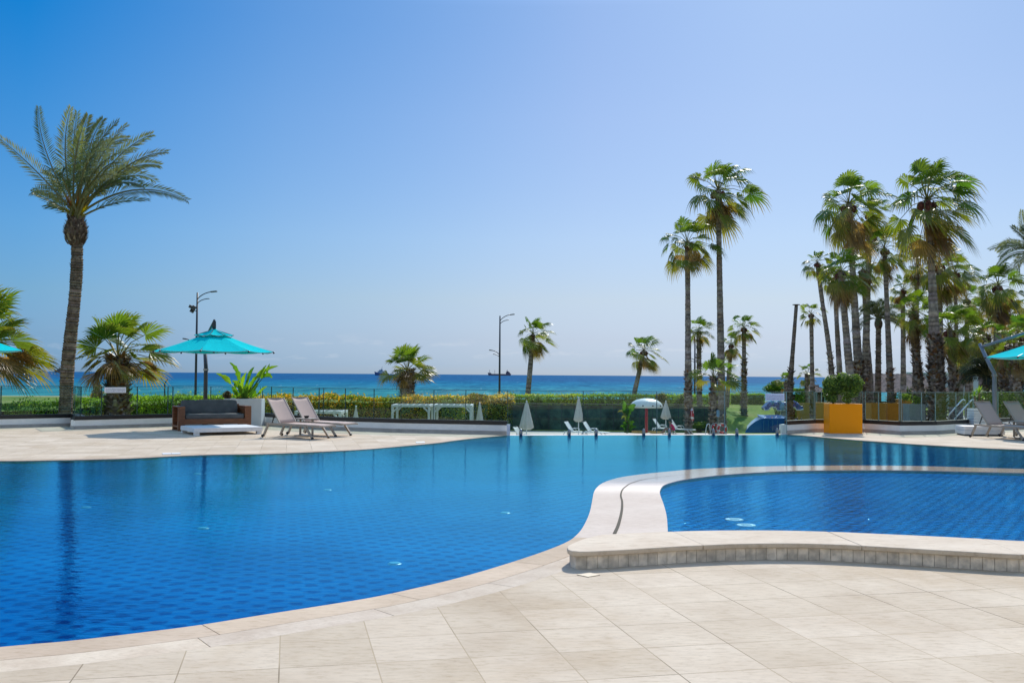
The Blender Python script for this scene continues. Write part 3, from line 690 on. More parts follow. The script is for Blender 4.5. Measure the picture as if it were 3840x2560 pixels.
db0 = G(728, 1633); dbv = G(985, 1626.5) - db0; rz = math.atan2(dbv.y, dbv.x); DL = dbv.length
db = thing('daybed', db0, 'low white slatted wooden daybed platform in front of the brown sofa', 'daybed', rz=rz)
DW = 1.45
mb = MB()
for k in range(12): mb.box((DL / 2, 0.06 + k * (DW - .12) / 11, 0.175), (DL - 0.01, (DW - .12) / 11 - 0.006, 0.022))
mb.build('slatted_top', M_white, db)
part('frame', [((DL / 2, 0.015, 0.12), (DL, 0.03, 0.085)), ((DL / 2, DW - .015, 0.12), (DL, 0.03, 0.085)), ((0.015, DW / 2, 0.12), (0.03, DW - .06, 0.085)), ((DL - .015, DW / 2, 0.12), (0.03, DW - .06, 0.085))], M_white, db, 0.003)
for x in (0.08, DL - .08):
    for y in (0.08, DW - .08): part('leg', [((x, y, 0.05), (0.13, 0.11, 0.155 - .055))], M_white, db, 0.003)

# ------------------------------------------------------------------ sun loungers
def sling(mb, a, b, w, sag=0.02, n=6, t=0.006, lat=0.014):
    a, b = V(*a), V(*b); d = (b - a); up = V(0, 0, 1) - d.normalized() * d.normalized().z; up.normalize()
    rows = []
    for i in range(n + 1):
        p = a.lerp(b, i / n); row = []
        for j in range(5):
            y = -w / 2 + w * j / 4; s_ = -lat * math.sin(math.pi * j / 4)
            row.append((mb.av(p + V(0, y, 0) + up * (s_ + t)), mb.av(p + V(0, y, 0) + up * (s_ - t))))
        rows.append(row)
    for i in range(n):
        for j in range(4):
            mb.af(rows[i][j][0], rows[i + 1][j][0], rows[i + 1][j + 1][0], rows[i][j + 1][0])
            mb.af(rows[i][j][1], rows[i][j + 1][1], rows[i + 1][j + 1][1], rows[i + 1][j][1])
    for j in range(4):
        mb.af(rows[0][j][0], rows[0][j + 1][0], rows[0][j + 1][1], rows[0][j][1]); mb.af(rows[n][j][0], rows[n][j][1], rows[n][j + 1][1], rows[n][j + 1][0])
def lounger(locn, rz, label, group, fm, sm, arms=False):
    t = thing('sun_lounger', locn, label, 'sun lounger', group, rz=rz)
    Wd, H = 0.62, 0.34
    mb = MB()
    for y in (-Wd / 2, Wd / 2):
        mb.bar((0, y, H), (1.28, y, H - 0.01), 0.035, 0.055); mb.bar((1.27, y, H - .005), (1.68, y, H - 0.03), 0.03, 0.04)
    for x in (0.02, 0.40, 1.25, 1.66): mb.bar((x, -Wd / 2, H - .01 - (0.02 if x > 1.5 else 0)), (x, Wd / 2, H - .01 - (0.02 if x > 1.5 else 0)), 0.03, 0.03)
    mb.build('frame', fm, t, bevel=0.004)
    for y in (-Wd / 2, Wd / 2):
        mb = MB(); mb.bar((0.06, y, H), (-0.10, y, 0.03), 0.045, 0.05); lg = mb.build('leg', fm, t, bevel=0.004)
        mb = MB()
        for k in range(12): pass
        pr = [(0.0, -0.016), (0.035, -0.016), (0.04, 0), (0.035, 0.016), (0.0, 0.016)]
        c = V(-0.09, y + (0.045 if y > 0 else -0.045), 0.042); n = 14
        rings = [[mb.av((c.x + r_ * math.cos(2 * math.pi * j / n), c.y + o_, c.z + r_ * math.sin(2 * math.pi * j / n))) for j in range(n)] for r_, o_ in pr]
        for k in range(4):
            for j in range(n): mb.af(rings[k][j], rings[k][(j + 1) % n], rings[k + 1][(j + 1) % n], rings[k + 1][j])
        mb.build('wheel', M_rubber, t, smooth=True)
        mb = MB(); mb.bar((1.22, y, H - .02), (1.46, y, 0.03), 0.045, 0.05); mb.build('leg', fm, t, bevel=0.004)
        mb = MB(); mb.bar((1.455, y, 0.035), (1.475, y, 0.005), 0.05, 0.055); mb.build('foot_cap', M_rubber, t)
    mb = MB(); sling(mb, (0.42, 0, H + .022), (1.66, 0, H + 0.0), Wd - 0.05); mb.build('seat', sm, t, smooth=True)
    mb = MB(); sling(mb, (0.42, 0, H + .02), (0.0, 0, 0.97), Wd - 0.05); mb.build('backrest', sm, t, smooth=True)
    mb = MB()
    for y in (-Wd / 2 + .012, Wd / 2 - .012): mb.bar((0.42, y, H + .02), (0.0, y, 0.97), 0.028, 0.03)
    mb.bar((0.0, -Wd / 2 + .012, 0.965), (0.0, Wd / 2 - .012, 0.965), 0.028, 0.02)
    mb.build('back_frame', fm, t)
    for y in (-Wd / 2 + .06, Wd / 2 - .06):
        mb = MB(); mb.bar((0.22, y, 0.62), (0.12, y, H + .02), 0.012, 0.02)
        for k in range(4): mb.bar((0.115 + k * .022, y, H + 0.02 + k * .055), (0.15 + k * .022, y, H + 0.045 + k * .055), 0.02, 0.016)
        mb.build('ratchet', M_rubber, t)
    if arms:
        for y in (-Wd / 2 - .01, Wd / 2 + .01):
            mb = MB(); mb.tube([(0.32, y, .50), (0.45, y, 0.56), (0.75, y, 0.55), (0.82, y, 0.50), (0.84, y, H)], 0.018, 6); mb.build('armrest', fm, t, smooth=True)
    return t
def placeL(foot_px, rz, H=0.31): # feet: near rear foot px -> origin
    p = G(*foot_px); M = Matrix.Rotation(rz, 3, 'Z'); return p - M @ V(-0.10, -H, 0)
rzA = R(-28.7); pA = placeL((988, 1638.5), rzA)
grpL = 'sun loungers on the pool deck'
lounger(pA, rzA, 'beige sling sun lounger with raised back, the nearer of the pair left of centre', grpL, M_taupe, M_mesh)
MA = Matrix.Rotation(rzA, 3, 'Z')
lounger(pA + MA @ V(-0.22, 1.16, 0), rzA, 'beige sling sun lounger with raised back, the farther of the pair left of centre', grpL, M_taupe, M_mesh)
rzC = R(-63); pC = placeL((3641, 1639), rzC); MC = Matrix.Rotation(rzC, 3, 'Z')
lounger(pC, rzC, 'greyish sling sun lounger in the shade under the right umbrella, beside its post', grpL, M_taupe, M_mesh)
lounger(pC + MC @ V(0.05, 1.12, 0), rzC, 'greyish sling sun lounger cut by the right picture edge', grpL, M_taupe, M_mesh)
def side_table(p, rz, label):
    t = thing('side_table', p, label, 'side table', 'side tables between the loungers', rz=rz)
    part('table_top', [((0, 0, 0.45), (0.50, 0.40, 0.025))], M_taupe, t, 0.004)
    for x in (-.2, .2): part('leg', [((x, 0, 0.235), (0.035, 0.05, 0.405))], M_taupe, t, 0.003)
    part('foot_plate', [((0, 0, 0.016), (0.50, 0.36, 0.03))], M_taupe, t, 0.003)
    return t
tb = pA + MA @ V(0.52, 0.58, 0); side_table(tb, rzA, 'small taupe side table holding a black bowl between the two beige loungers')
mb = MB(); mb.lathe([(0.045, 0), (0.06, 0.03), (0.07, 0.06), (0.062, 0.06), (0.05, 0.02)], tb + V(0, 0, 0.4635), 16); tag(mb.build('ashtray', M_rubber, smooth=True), 'small black bowl ashtray on the taupe side table', 'ashtray')
side_table(pC + MC @ V(0.75, 0.57, 0), rzC, 'small pale side table between the two right hand loungers')

# ------------------------------------------------------------------ cantilever umbrellas
TE = (0.004, 0.66, 0.68)
def umbrella(center, pole, label, postm, theta0=-5.0, base=True):
    t = thing('cantilever_umbrella', V(pole.x, pole.y, 0), label, 'umbrella', 'turquoise cantilever umbrellas')
    c = center - pole; c.z = 0; Rr = 1.64
    def ring(r_, z): return [V(c.x + r_ * math.cos(R(theta0 + 45 * k)), c.y - r_ * math.sin(R(theta0 + 45 * k)), z) for k in range(8)]
    def cone(name, r0, z0, r1, z1, parent, val, hole):
        mb = MB(); mb.cur = TE
        a, b = ring(r0, z0), ring(r1, z1)
        for k in range(8):
            k2 = (k + 1) % 8; nseg = 6; rows = []
            for i in range(nseg + 1):
                f = i / nseg; pa, pb = a[k].lerp(b[k], f), a[k2].lerp(b[k2], f)
                mid_ = []
                for j in range(5):
                    g_ = j / 4; p = pa.lerp(pb, g_); p.z -= 0.035 * math.sin(math.pi * g_) * (1 - f) + 0.02 * math.sin(math.pi * f) * 1.0
                    # the hem scallops upwards between ribs
                    if i == 0: pass
                    mid_.append(p)
                rows.append(mid_)
            for dz in (0.0, -0.004):
                ids = [[mb.av(p + V(0, 0, dz)) for p in row] for row in rows]
                for i in range(nseg):
                    for j in range(4): mb.af(ids[i][j], ids[i + 1][j], ids[i + 1][j + 1], ids[i][j + 1])
            # valance hem
            mb.cur = (0.30, 0.55, 0.58)
            for j in range(4):
                p, q = rows[0][j], rows[0][j + 1]; mb.poly([p, q, q - V(0, 0, val), p - V(0, 0, val)])
            mb.cur = TE
        return mb.build(name, M_teal, parent)
    can = cone('canopy', Rr, 2.20, 0.42, 2.61, t, 0.02, True)
    cone('vent_cap', 0.53, 2.665, 0.03, 2.83, t, 0.015, False)
    for k in range(8):
        a, b = ring(Rr + 0.03, 2.182)[k], ring(0.06, 2.62)[k]; mb = MB(); mb.bar(a, b, 0.02, 0.025); mb.build('rib', M_bronze, t)
        a, b = ring(0.55, 2.648)[k], ring(0.05, 2.80)[k]; mb = MB(); mb.bar(a, b, 0.018, 0.014); mb.build('upper_rib', M_bronze, t)
        p = ring(Rr + 0.02, 2.17)[k]; mb = MB(); mb.sphere(p, 0.028, nu=8, nv=6); mb.build('rib_tip', M_dark, t)
    mb = MB(); mb.tube([(c.x, c.y, 2.15), (c.x, c.y, 2.3), (c.x, c.y, 2.86)], [0.03, 0.022, 0.03], 10); mb.build('hub', M_dark, t)
    mb = MB(); mb.lathe([(0.05, 2.82), (0.055, 2.90), (0.05, 3.02), (0.05, 3.04), (0.028, 3.07), (0.03, 3.09), (0.008, 3.10)], (c.x, c.y, 0), 12); mb.build('finial', M_dark, t, smooth=True)
    d = c.normalized(); bk = -d
    P = [V(0, 0, 0.0), V(0, 0, 1.15), V(0, 0, 1.75), bk * 0.12 + V(0, 0, 1.95), bk * 0.46 + V(0, 0, 2.62)]
    mb = MB(); mb.tube(P, [0.06, 0.06, 0.06, 0.056, 0.05], 10); mb.build('post', postm, t, smooth=True)
    mb = MB(); mb.lathe([(0.075, 1.66), (0.075, 1.72)], n=12); mb.build('post_collar', M_steel, t)
    mb = MB(); mb.tube([P[-1] + V(0, 0, -0.1) - bk * .05, c * 0.5 + V(0, 0, 2.86), c * 0.94 + V(0, 0, 3.03)], [0.042, 0.04, 0.035], 8); mb.build('arm', postm, t, smooth=True)
    mb = MB(); mb.lathe([(0.20, 0.0), (0.20, 0.04), (0.09, 0.06), (0.08, 0.2)], n=16); mb.build('base_plate', M_dark, t)
    return t
cU = W(802, 1300, 28.0); pU = W(771, 1450, 29.6)
umbrella(V(cU.x, cU.y, 0), V(pU.x, pU.y, 0), 'turquoise two tier umbrella over the brown sofa and white daybed', M_bronze)
pR = W(3729, 1450, 29.0); cR = V(pR.x + 0.84, pR.y - 1.42, 0)
umbrella(cR, V(pR.x, pR.y, 0), 'turquoise umbrella on a bent slate post, cut by the right picture edge', M_post, theta0=10)
cF = W(-143, 1300, 28.0)
umbrella(V(cF.x, cF.y, 0), V(cF.x - .9, cF.y + 1.85, 0), 'turquoise umbrella tip entering at the left picture edge', M_bronze)
# white slab base
ub_ = G(3616, 1633); t = thing('umbrella_base', ub_, 'stacked white slab umbrella base behind the right hand lounger', 'umbrella base', rz=R(-4))
part('lower_slab', [((0.55, 0.35, 0.09), (1.10, 0.7, 0.11))], M_white, t, 0.01)
part('upper_slab', [((0.53, 0.35, 0.205), (1.04, 0.66, 0.11))], M_white, t, 0.01)
part('skirting', [((0.55, 0.35, 0.02), (1.02, 0.6, 0.036))], M_dark, t, 0.0)
# ------------------------------------------------------------------ planters
def planter_box(name, A, w, d, h, rz, m, label, slats=False, cat='planter', group=None):
    t = thing(name, A, label, cat, group, rz=rz); mb = MB(); k = 0.035
    if slats:
        n = int(h / 0.075)
        for i in range(n):
            z = (i + .5) * h / n
            for c, dd in (((w / 2, k / 2, z), (w, k, h / n - .012)), ((w / 2, d - k / 2, z), (w, k, h / n - .012)), ((k / 2, d / 2, z), (k, d - 2 * k, h / n - .012)), ((w - k / 2, d / 2, z), (k, d - 2 * k, h / n - .012))): mb.box(c, dd)
        mb.box((w / 2, d / 2, h / 2 - .02), (w - 2.4 * k, d - 2.4 * k, h - .06))
    else:
        for c, dd in (((w / 2, k / 2, h / 2), (w, k, h)), ((w / 2, d - k / 2, h / 2), (w, k, h)), ((k / 2, d / 2, h / 2), (k, d - 2 * k, h)), ((w - k / 2, d / 2, h / 2), (k, d - 2 * k, h))): mb.box(c, dd)
    mb.build('box', m, t, bevel=0.008 if not slats else 0.002)
    mb = MB(); mb.box((w / 2, d / 2, h - 0.06), (w - 2 * k, d - 2 * k, 0.04)); mb.build('soil', M_soil, t)
    return t
# white planter behind the sofa
wpA = G(842, 1597); wpA = W(838, 1560, 30.1); wpA.z = 0
planter_box('planter', wpA, 1.13, 0.5, 0.82, R(2), M_whitebox, 'plain white box planter of broad leaved plants between the sofa and beige loungers')
ypA = G(3111, 1624.5)
yp = planter_box('planter', ypA, 0.965, 0.44, 0.845, R(4), M_orange, 'glossy yellow orange box planter with a rounded shrub on the right deck')
# ------------------------------------------------------------------ leaf helpers
def mixcol(a, b, t): return tuple(x + (y - x) * t for x, y in zip(a, b))
def jit(c, a=0.25, r_=rnd): k = r_.uniform(1 - a, 1 + a); return (c[0] * k * r_.uniform(.9, 1.1), c[1] * k, c[2] * k * r_.uniform(.85, 1.15))
def rv(r_): 
    z = r_.uniform(-1, 1); a = r_.uniform(0, 2 * math.pi); q = math.sqrt(1 - z * z); return V(q * math.cos(a), q * math.sin(a), z)
def leafquad(mb, p, s_, c, r_, nrm_=None):
    n = rv(r_) if nrm_ is None else (nrm_ + rv(r_) * 0.7).normalized()
    a = n.orthogonal().normalized(); b = n.cross(a); th_ = r_.uniform(0, 6.28)
    a, b = a * math.cos(th_) + b * math.sin(th_), b * math.cos(th_) - a * math.sin(th_)
    mb.poly([p - a * s_ * .5, p + b * s_ * .28, p + a * s_ * .5, p - b * s_ * .28], c)
def bush(parent_or_none, name, c, rad, n, size, cols, seed, m=None, lumps=6, fill=0.55):
    r_ = random.Random(seed); mb = MB(); c = V(*c); rad = V(*rad)
    cen = [(c, 1.0)] + [(c + V(*(rv(r_)[k] * rad[k] * 0.62 for k in range(3))), r_.uniform(.38, .62)) for _ in range(lumps)]
    for _ in range(n):
        cc, s_ = r_.choice(cen) if r_.random() < 0.8 else cen[0]
        d = rv(r_); rr = r_.uniform(fill, 1.0) ** 0.6
        p = cc + V(d.x * rad.x, d.y * rad.y, d.z * rad.z) * s_ * rr
        leafquad(mb, p, size * r_.uniform(.6, 1.4), jit(r_.choice(cols), .35, r_), r_, d)
    return mb.build(name, m or M_leaf, parent_or_none)

# shrub in yellow planter
sh = thing('potted_shrub', W(3160, 1516, 28.6), 'rounded dark green shrub on thin stems growing from the yellow orange planter', 'shrub')
G1, G2, G3 = (0.12, 0.20, 0.03), (0.075, 0.14, 0.028), (0.24, 0.33, 0.06)
def LW(px, py, Y, o): return W(px, py, Y) - Vector(o.location)
r_ = random.Random(3)
mb = MB()
for (cx, cy, rx, rzz, nn) in [(3120, 1440, .28, .26, 2400), (3165, 1432, .30, .27, 2600), (3203, 1438, .25, .30, 2300), (3105, 1468, .16, .16, 700), (3118, 1492, .16, .14, 700), (3185, 1475, .26, .14, 1000), (3175, 1500, .10, .09, 250), (3140, 1460, .2, .15, 900)]:
    c = LW(cx, cy, 28.65, sh)
    for _ in range(nn):
        d = rv(r_); rr = r_.uniform(.45, 1) ** .6; p = c + V(d.x * rx, d.y * .27, d.z * rzz) * rr
        p += V(*(noise.noise_vector(p * 5)[k] * .07 for k in range(3)))
        leafquad(mb, p, r_.uniform(.035, .07), jit(r_.choice([G1, G2, G2, G3]), .4, r_), r_, d)
mb.build('crown', M_leaf, sh)
mb = MB(); mb.cur = (0.16, 0.13, 0.10)
for pts in ([(3125, 1518), (3128, 1490), (3118, 1450)], [(3124, 1518), (3120, 1495), (3135, 1455)], [(3180, 1518), (3178, 1485), (3170, 1445)], [(3181, 1518), (3188, 1480), (3205, 1440)]):
    mb.tube([LW(x, y, 28.65, sh) for x, y in pts], [.018, .014, .008], 6)
mb.build('stems', M_bark, sh)

# strelitzia plants in the white planter (leaf tip and base traced)
def paddle(mb, P0, P1, P2, w, col, tear=0.3, r_=rnd, n=14):
    P0, P1, P2 = V(*P0), V(*P1), V(*P2); pts = []
    for i in range(n + 1):
        t = i / n; pts.append(P0 * (1 - t) ** 2 + P1 * 2 * t * (1 - t) + P2 * t * t)
    side0 = rv(r_); last = None
    for i, p in enumerate(pts):
        t = i / n; tg = (pts[min(i + 1, n)] - pts[max(i - 1, 0)]).normalized()
        sd = tg.cross(V(0, -0.9, 0.45)).normalized()
        nm = sd.cross(tg)
        ww_ = w * (math.sin(math.pi * min(1, t ** 0.75)) ** 0.75) * (1 - tear * r_.random() * (r_.random() < .45))
        cur = (mb.av(p - sd * ww_ + nm * ww_ * .35, jit(col, .15, r_)), mb.av(p, tuple(x * 1.3 for x in col)), mb.av(p + sd * ww_ + nm * ww_ * .35, jit(col, .15, r_)))
        if last: mb.af(last[0], cur[0], cur[1], last[1]); mb.af(last[1], cur[1], cur[2], last[2])
        last = cur
st = thing('leafy_plant', W(905, 1497, 30.3), 'tall bright green broad leaved plant clump in the white planter', 'plant')
LG, LG2, LG3 = (0.10, 0.22, 0.012), (0.16, 0.28, 0.015), (0.05, 0.13, 0.012)
mb = MB(); ms_ = MB(); ms_.cur = (0.10, 0.17, 0.02); r_ = random.Random(11)
for (bx, by, tx, ty, kx, ky, w, c) in [
    (866, 1440, 809, 1399, 850, 1412, .085, LG2), (898, 1430, 860, 1358, 895, 1380, .085, LG), (905, 1475, 925, 1393, 905, 1425, .07, LG2),
    (930, 1430, 955, 1374, 935, 1395, .06, LG3), (955, 1428, 1045, 1372, 985, 1380, .085, LG2), (975, 1418, 1020, 1418, 1010, 1395, .09, LG),
    (940, 1450, 990, 1392, 955, 1410, .07, LG), (970, 1475, 1004, 1447, 985, 1455, .05, LG2), (915, 1470, 870, 1428, 890, 1430, .09, LG2),
    (910, 1490, 893, 1420, 900, 1455, .08, LG), (925, 1490, 945, 1425, 935, 1455, .085, LG2), (935, 1490, 972, 1432, 950, 1460, .08, LG3),
    (900, 1490, 868, 1450, 880, 1465, .07, LG), (945, 1492, 962, 1462, 955, 1475, .06, LG), (918, 1494, 915, 1445, 915, 1470, .07, LG3), (889, 1488, 880, 1436, 880, 1460, .06, LG), (955, 1490, 985, 1470, 965, 1475, .05, LG2), (925, 1495, 935, 1405, 920, 1450, .07, LG), (980, 1405, 1000, 1368, 985, 1385, .045, LG3), (1000, 1400, 1012, 1362, 1005, 1380, .04, LG3)]:
    dy = r_.uniform(-.15, .15)
    paddle(mb, LW(bx, by, 30.3 + dy, st), LW(kx, ky, 30.3 + dy - .08, st), LW(tx, ty, 30.3 + dy - .05, st), w, c, .5, r_)
    ms_.tube([V(r_.uniform(-.2, .25), dy * .6, 0), LW((bx + 915) / 2 + 5, (by + 1498) / 2 - 5, 30.3 + dy * .7, st), LW(bx, by, 30.3 + dy, st)], [.018, .014, .009], 5)
mb.build('leaves', M_leaf, st, smooth=True); ms_.build('stems', M_leaf, st)
bush(None, 'dry_shrub', W(852, 1480, 30.25), (.14, .14, .12), 700, .05, [(0.14, 0.09, 0.05), (0.09, 0.06, 0.04), (0.12, 0.12, 0.04)], 5)
tag(bpy.data.objects['dry_shrub'], 'small dry reddish brown shrub at the left end of the white planter', 'shrub')

# right hand slatted planter with yucca
sp_ = W(3652, 1590, 29.6); sp_.z = 0
planter_box('planter', sp_, 0.62, 0.5, 0.70, R(-3), M_white, 'white slatted box planter behind the right hand lounger beside the umbrella post', slats=True)
def spikes(mb, c, n, ln, w, cols, r_, up=0.15):
    for k in range(n):
        d = rv(r_); d.z = abs(d.z) * 1.1 + up; d.normalize(); l = ln * r_.uniform(.6, 1.1)
        sd = d.cross(V(0, 0, 1)).normalized() * w; tip = c + d * l + V(0, 0, -.18 * l * (1 - d.z)); m_ = c + d * l * .5
        co_ = jit(r_.choice(cols), .3, r_); mb.poly([c - sd * .5, m_ - sd, tip, m_ + sd, c + sd * .5], co_)
yu = thing('yucca_plant', W(3670, 1521, 29.8), 'spiky bright green plant growing from the white slatted planter', 'plant')
mb = MB(); r_ = random.Random(21); tr = MB(); tr.cur = (0.2, 0.15, 0.09)
for (x, y, n, l) in [(3672, 1473, 46, .30), (3654, 1486, 30, .24), (3686, 1497, 14, .15)]:
    c = LW(x, y, 29.8, yu); spikes(mb, c, n, l, .012, [(0.22, 0.36, 0.03), (0.12, 0.25, 0.02)], r_); tr.tube([V(c.x * .6, 0, -0.05), c], [.03, .022], 7)
mb.build('leaves', M_leaf, yu); tr.build('stem', M_bark, yu)

# ------------------------------------------------------------------ palms
GREEN = (0.085, 0.19, 0.025); GREEN2 = (0.19, 0.275, 0.025); DGREEN = (0.03, 0.09, 0.025); OLIVE = (0.27, 0.25, 0.035); BROWN = (0.42, 0.245, 0.10); TANC = (0.52, 0.35, 0.18); DBROWN = (0.20, 0.11, 0.05)
def fanleaf(mb, base, d, pet, Rl, cin, ctip, r_, wind, nseg=20, spread=100, droop=0.35, pdroop=0.12):
    spread *= r_.uniform(.85, 1.12); tipd = r_.uniform(.5, 1.0)
    d = d.normalized()
    H = base + d * pet; H.z -= pdroop * pet; H += wind * pet * 0.12
    k1 = base + d * pet * .5 + V(0, 0, .04 * pet)
    mb.tube([base, k1, H], [Rl * .028, Rl * .02, Rl * .015], 3, cap=False, cols=[mixcol(cin, TANC, .4)] * 3)
    d = (H - k1).normalized(); d = (d + wind * 0.28 + rv(r_) * .1).normalized()
    up = V(0, 0, 1) - d * d.z
    if up.length < .2: up = V(-d.x, -d.y, 0.3) + rv(r_) * .3; up -= d * up.dot(d)
    up.normalize(); rollv = r_.uniform(-.7, .7); sd = d.cross(up); sd, up = sd * math.cos(rollv) + up * math.sin(rollv), up * math.cos(rollv) - sd * math.sin(rollv)
    fold = r_.uniform(.15, .5); lastp = None
    da = R(spread * 2 / nseg); hcol = mb.av(H, cin)
    for k in range(nseg + 1):
        a = R(-spread) + k * da + r_.uniform(-.02, .02)
        u = d * math.cos(a) + sd * math.sin(a); u = (u - up * 0.0 + up * fold * abs(math.sin(a)) * .6).normalized()
        L_ = Rl * (0.78 + 0.22 * math.cos(a)) * r_.uniform(.88, 1.08)
        w = da * 0.46
        sideu = u.cross(up).normalized()
        def pt(f, ww_):
            p = H + u * L_ * f + wind * (L_ * .35 * f * f); p.z -= droop * L_ * (f ** 2 * .35 + tipd * f ** 5); return p + sideu * ww_, p - sideu * ww_
        a1, b1 = pt(.56, L_ * .56 * w * 1.08); a2, b2 = pt(.80, L_ * .56 * w * .55); tp = pt(1.0, 0)[0]
        m1 = mixcol(cin, ctip, .05); m2 = mixcol(cin, ctip, r_.uniform(.2, .6)); m3 = mixcol(cin, ctip, r_.uniform(.7, 1.0))
        zz = up * (L_ * .018 * (1 if k % 2 else -1))
        ia, ib = mb.av(a1 + zz, m1), mb.av(b1 - zz, m1); ic, id_ = mb.av(a2, m2), mb.av(b2, m2); it = mb.av(tp, m3)
        mb.af(hcol, ia, ib); mb.af(ia, ic, id_, ib); mb.af(ic, it, id_)
def trunk_mesh(mb, path, radii, r_, c1, c2, ring=0.09, n=12, rough=0.05):
    pts = resample(catmull([tuple(p) for p in path], 8), ring); tot = len(pts); rad = []
    cols = []; off = r_.uniform(0, 99)
    for i, p in enumerate(pts):
        f = i / (tot - 1) * (len(radii) - 1); k = min(int(f), len(radii) - 2); r0 = radii[k] + (radii[k + 1] - radii[k]) * (f - k)
        rad.append(r0 * (1 + (rough if i % 2 else -rough) * r_.uniform(.1, 1.1) + .06 * noise.noise(V(off, 2, i * .12)) + r_.uniform(-rough, rough) * .5)); cols.append(jit(mixcol(c1, c2, min(1, max(0, .5 + .9 * noise.noise(V(off, 0, i * .22)))) ), .15, r_) if (i % 2 or r_.random() < .35) else mixcol(c1, (0.02, 0.015, 0.01), r_.uniform(.1, .5)))
    mb.tube(pts, rad, n, cols=cols); return pts, rad
def boots(mb, pts, rad, f0, f1, n, size, r_, cols):
    n = int(n * 1.4); a, b = int(f0 * (len(pts) - 1)), max(int(f1 * (len(pts) - 1)), int(f0 * (len(pts) - 1)) + 1)
    for _ in range(n):
        i = r_.randint(a, min(b, len(pts) - 1)); th_ = r_.uniform(0, 6.28); o = V(math.cos(th_), math.sin(th_), 0); t_ = V(-o.y, o.x, 0)
        p = pts[i] + o * rad[i] * .9; s_ = size * r_.uniform(.6, 1.3); s_ *= 1.35; tip = p + o * s_ * r_.uniform(.45, .85) + V(0, 0, s_ * r_.uniform(-.1, .9)); c = jit(r_.choice(cols), .35, r_)
        mb.poly([p - t_ * s_ * .35, p + t_ * s_ * .35, tip + t_ * s_ * .15, tip - t_ * s_ * .15], c); mb.poly([p - t_ * s_ * .35 + V(0, 0, s_ * .25), tip, p + t_ * s_ * .35 + V(0, 0, s_ * .25)], c)
WIND = V(0.75, -0.1, -0.05)
def fan_palm(hub, Y, base, rpx, wt, wb, label, seed, live=24, dead=6, boot=None, skirt=0.0, wind=0.6, extra=None, tops=1.0, name='fan_palm', bark=((0.20, 0.16, 0.13), (0.36, 0.30, 0.25)), dist=None, lean=None, nseg=20, elmin=-55, fruit=True, bushy=0.0, brown=0.02, deadel=(-82, -38), dk=1.0):
    r_ = random.Random(seed); Hh = W(hub[0], hub[1], Y); B = W(base[0], base[1], Y); zg = ground_z(B.x, B.y)
    if B.z > zg:                                    # carry the trunk down to the ground
        slope = (Hh - B); k = (zg - B.z) / slope.z if abs(slope.z) > 1 else 0
        Bg = V(B.x + slope.x * k * .4, B.y, zg)
    else: Bg = B.copy()
    t = thing(name, Bg, label, 'palm tree', 'palm trees along the garden')
    m = Y / F; Rc = rpx * m; h = Hh - Bg; b = B - Bg
    mids = [V(0, 0, 0), b if b.length > .3 else b + (h - b) * .05] + [b.lerp(h, k) + (V(*lean[i]) * m if lean else V(0, 0, 0)) for i, k in enumerate((.33, .66))] + [h]
    mids[0] = V(0, 0, -0.3)
    tm = MB(); rt_, rb = wt * m / 2, wb * m / 2
    pts, rad = trunk_mesh(tm, mids, [rb * 1.15, rb, (rb + rt_) / 2, rt_, rt_ * 1.05], r_, *bark, ring=max(.10, .09 * Y / 45))
    if boot: boots(tm, pts, rad, boot[0], boot[1], boot[2], boot[3] * m, r_, [bark[0], bark[1], DBROWN, (0.30, 0.25, 0.20)])
    tm.build('trunk', M_bark, t)
    wv = WIND * wind * 1.15; cm = MB()
    for k in range(live):
        f = (k + .5) / live; az = k * 2.39996 + r_.uniform(-.3, .3)
        el = R(88 - (88 - elmin) * f ** .95 + r_.uniform(-9, 9)); d = V(math.cos(az) * math.cos(el), math.sin(az) * math.cos(el), math.sin(el))
        pet = Rc * r_.uniform(.42, .70) * (1 - bushy * .35); Rl = Rc * r_.uniform(.40, .54) * (1 + bushy * .25)
        ci = mixcol(mixcol(GREEN2, GREEN, r_.random()), mixcol(OLIVE, DGREEN, r_.random()), min(1, f * 1.1 * r_.random() + .05)); ci = jit(ci, .2, r_)
        ct = mixcol(mixcol(GREEN2, OLIVE, r_.random()), BROWN, min(1, max(0, f * 1.7 - .35 + brown))); ci = mixcol(ci, OLIVE, min(.8, max(0, f * 1.3 - .5 + brown * .3) * r_.random()))
        fanleaf(cm, h, d, pet, Rl, ci, ct, r_, wv, nseg, 100, r_.uniform(.25, .55) * dk, .10 + .15 * f * dk)
    if extra:
        for (x, y, s_) in extra:                     # single leaves seen apart from the crown
            tg = W(x, y, Y + r_.uniform(-.5, .5)) - Bg; dv_ = tg - h; ln = dv_.length
            fanleaf(cm, h, dv_ + V(0, 0, .12 * ln), max(.1, ln - Rc * s_ * .4), Rc * s_, jit(GREEN, .2, r_), BROWN, r_, wv, nseg, 100, .5, .12)
    cm.build('crown', M_palm, t)
    if dead > 0:
        dm = MB()
        for k in range(dead):
            az = k * 2.39996 + r_.uniform(-.4, .4); el = R(r_.uniform(*deadel)); d = V(math.cos(az) * math.cos(el), math.sin(az) * math.cos(el), math.sin(el))
            z0 = h + V(0, 0, -skirt * r_.random() * Rc)
            fanleaf(dm, z0, d, Rc * r_.uniform(.2, .45), Rc * r_.uniform(.36, .52), jit(r_.choice([BROWN, OLIVE, DBROWN, TANC]), .3, r_), jit(r_.choice([BROWN, TANC]), .3, r_), r_, wv, nseg, r_.uniform(40, 80), .5 * dk, .3 * dk)
        dm.build('dead_fronds', M_palm, t)
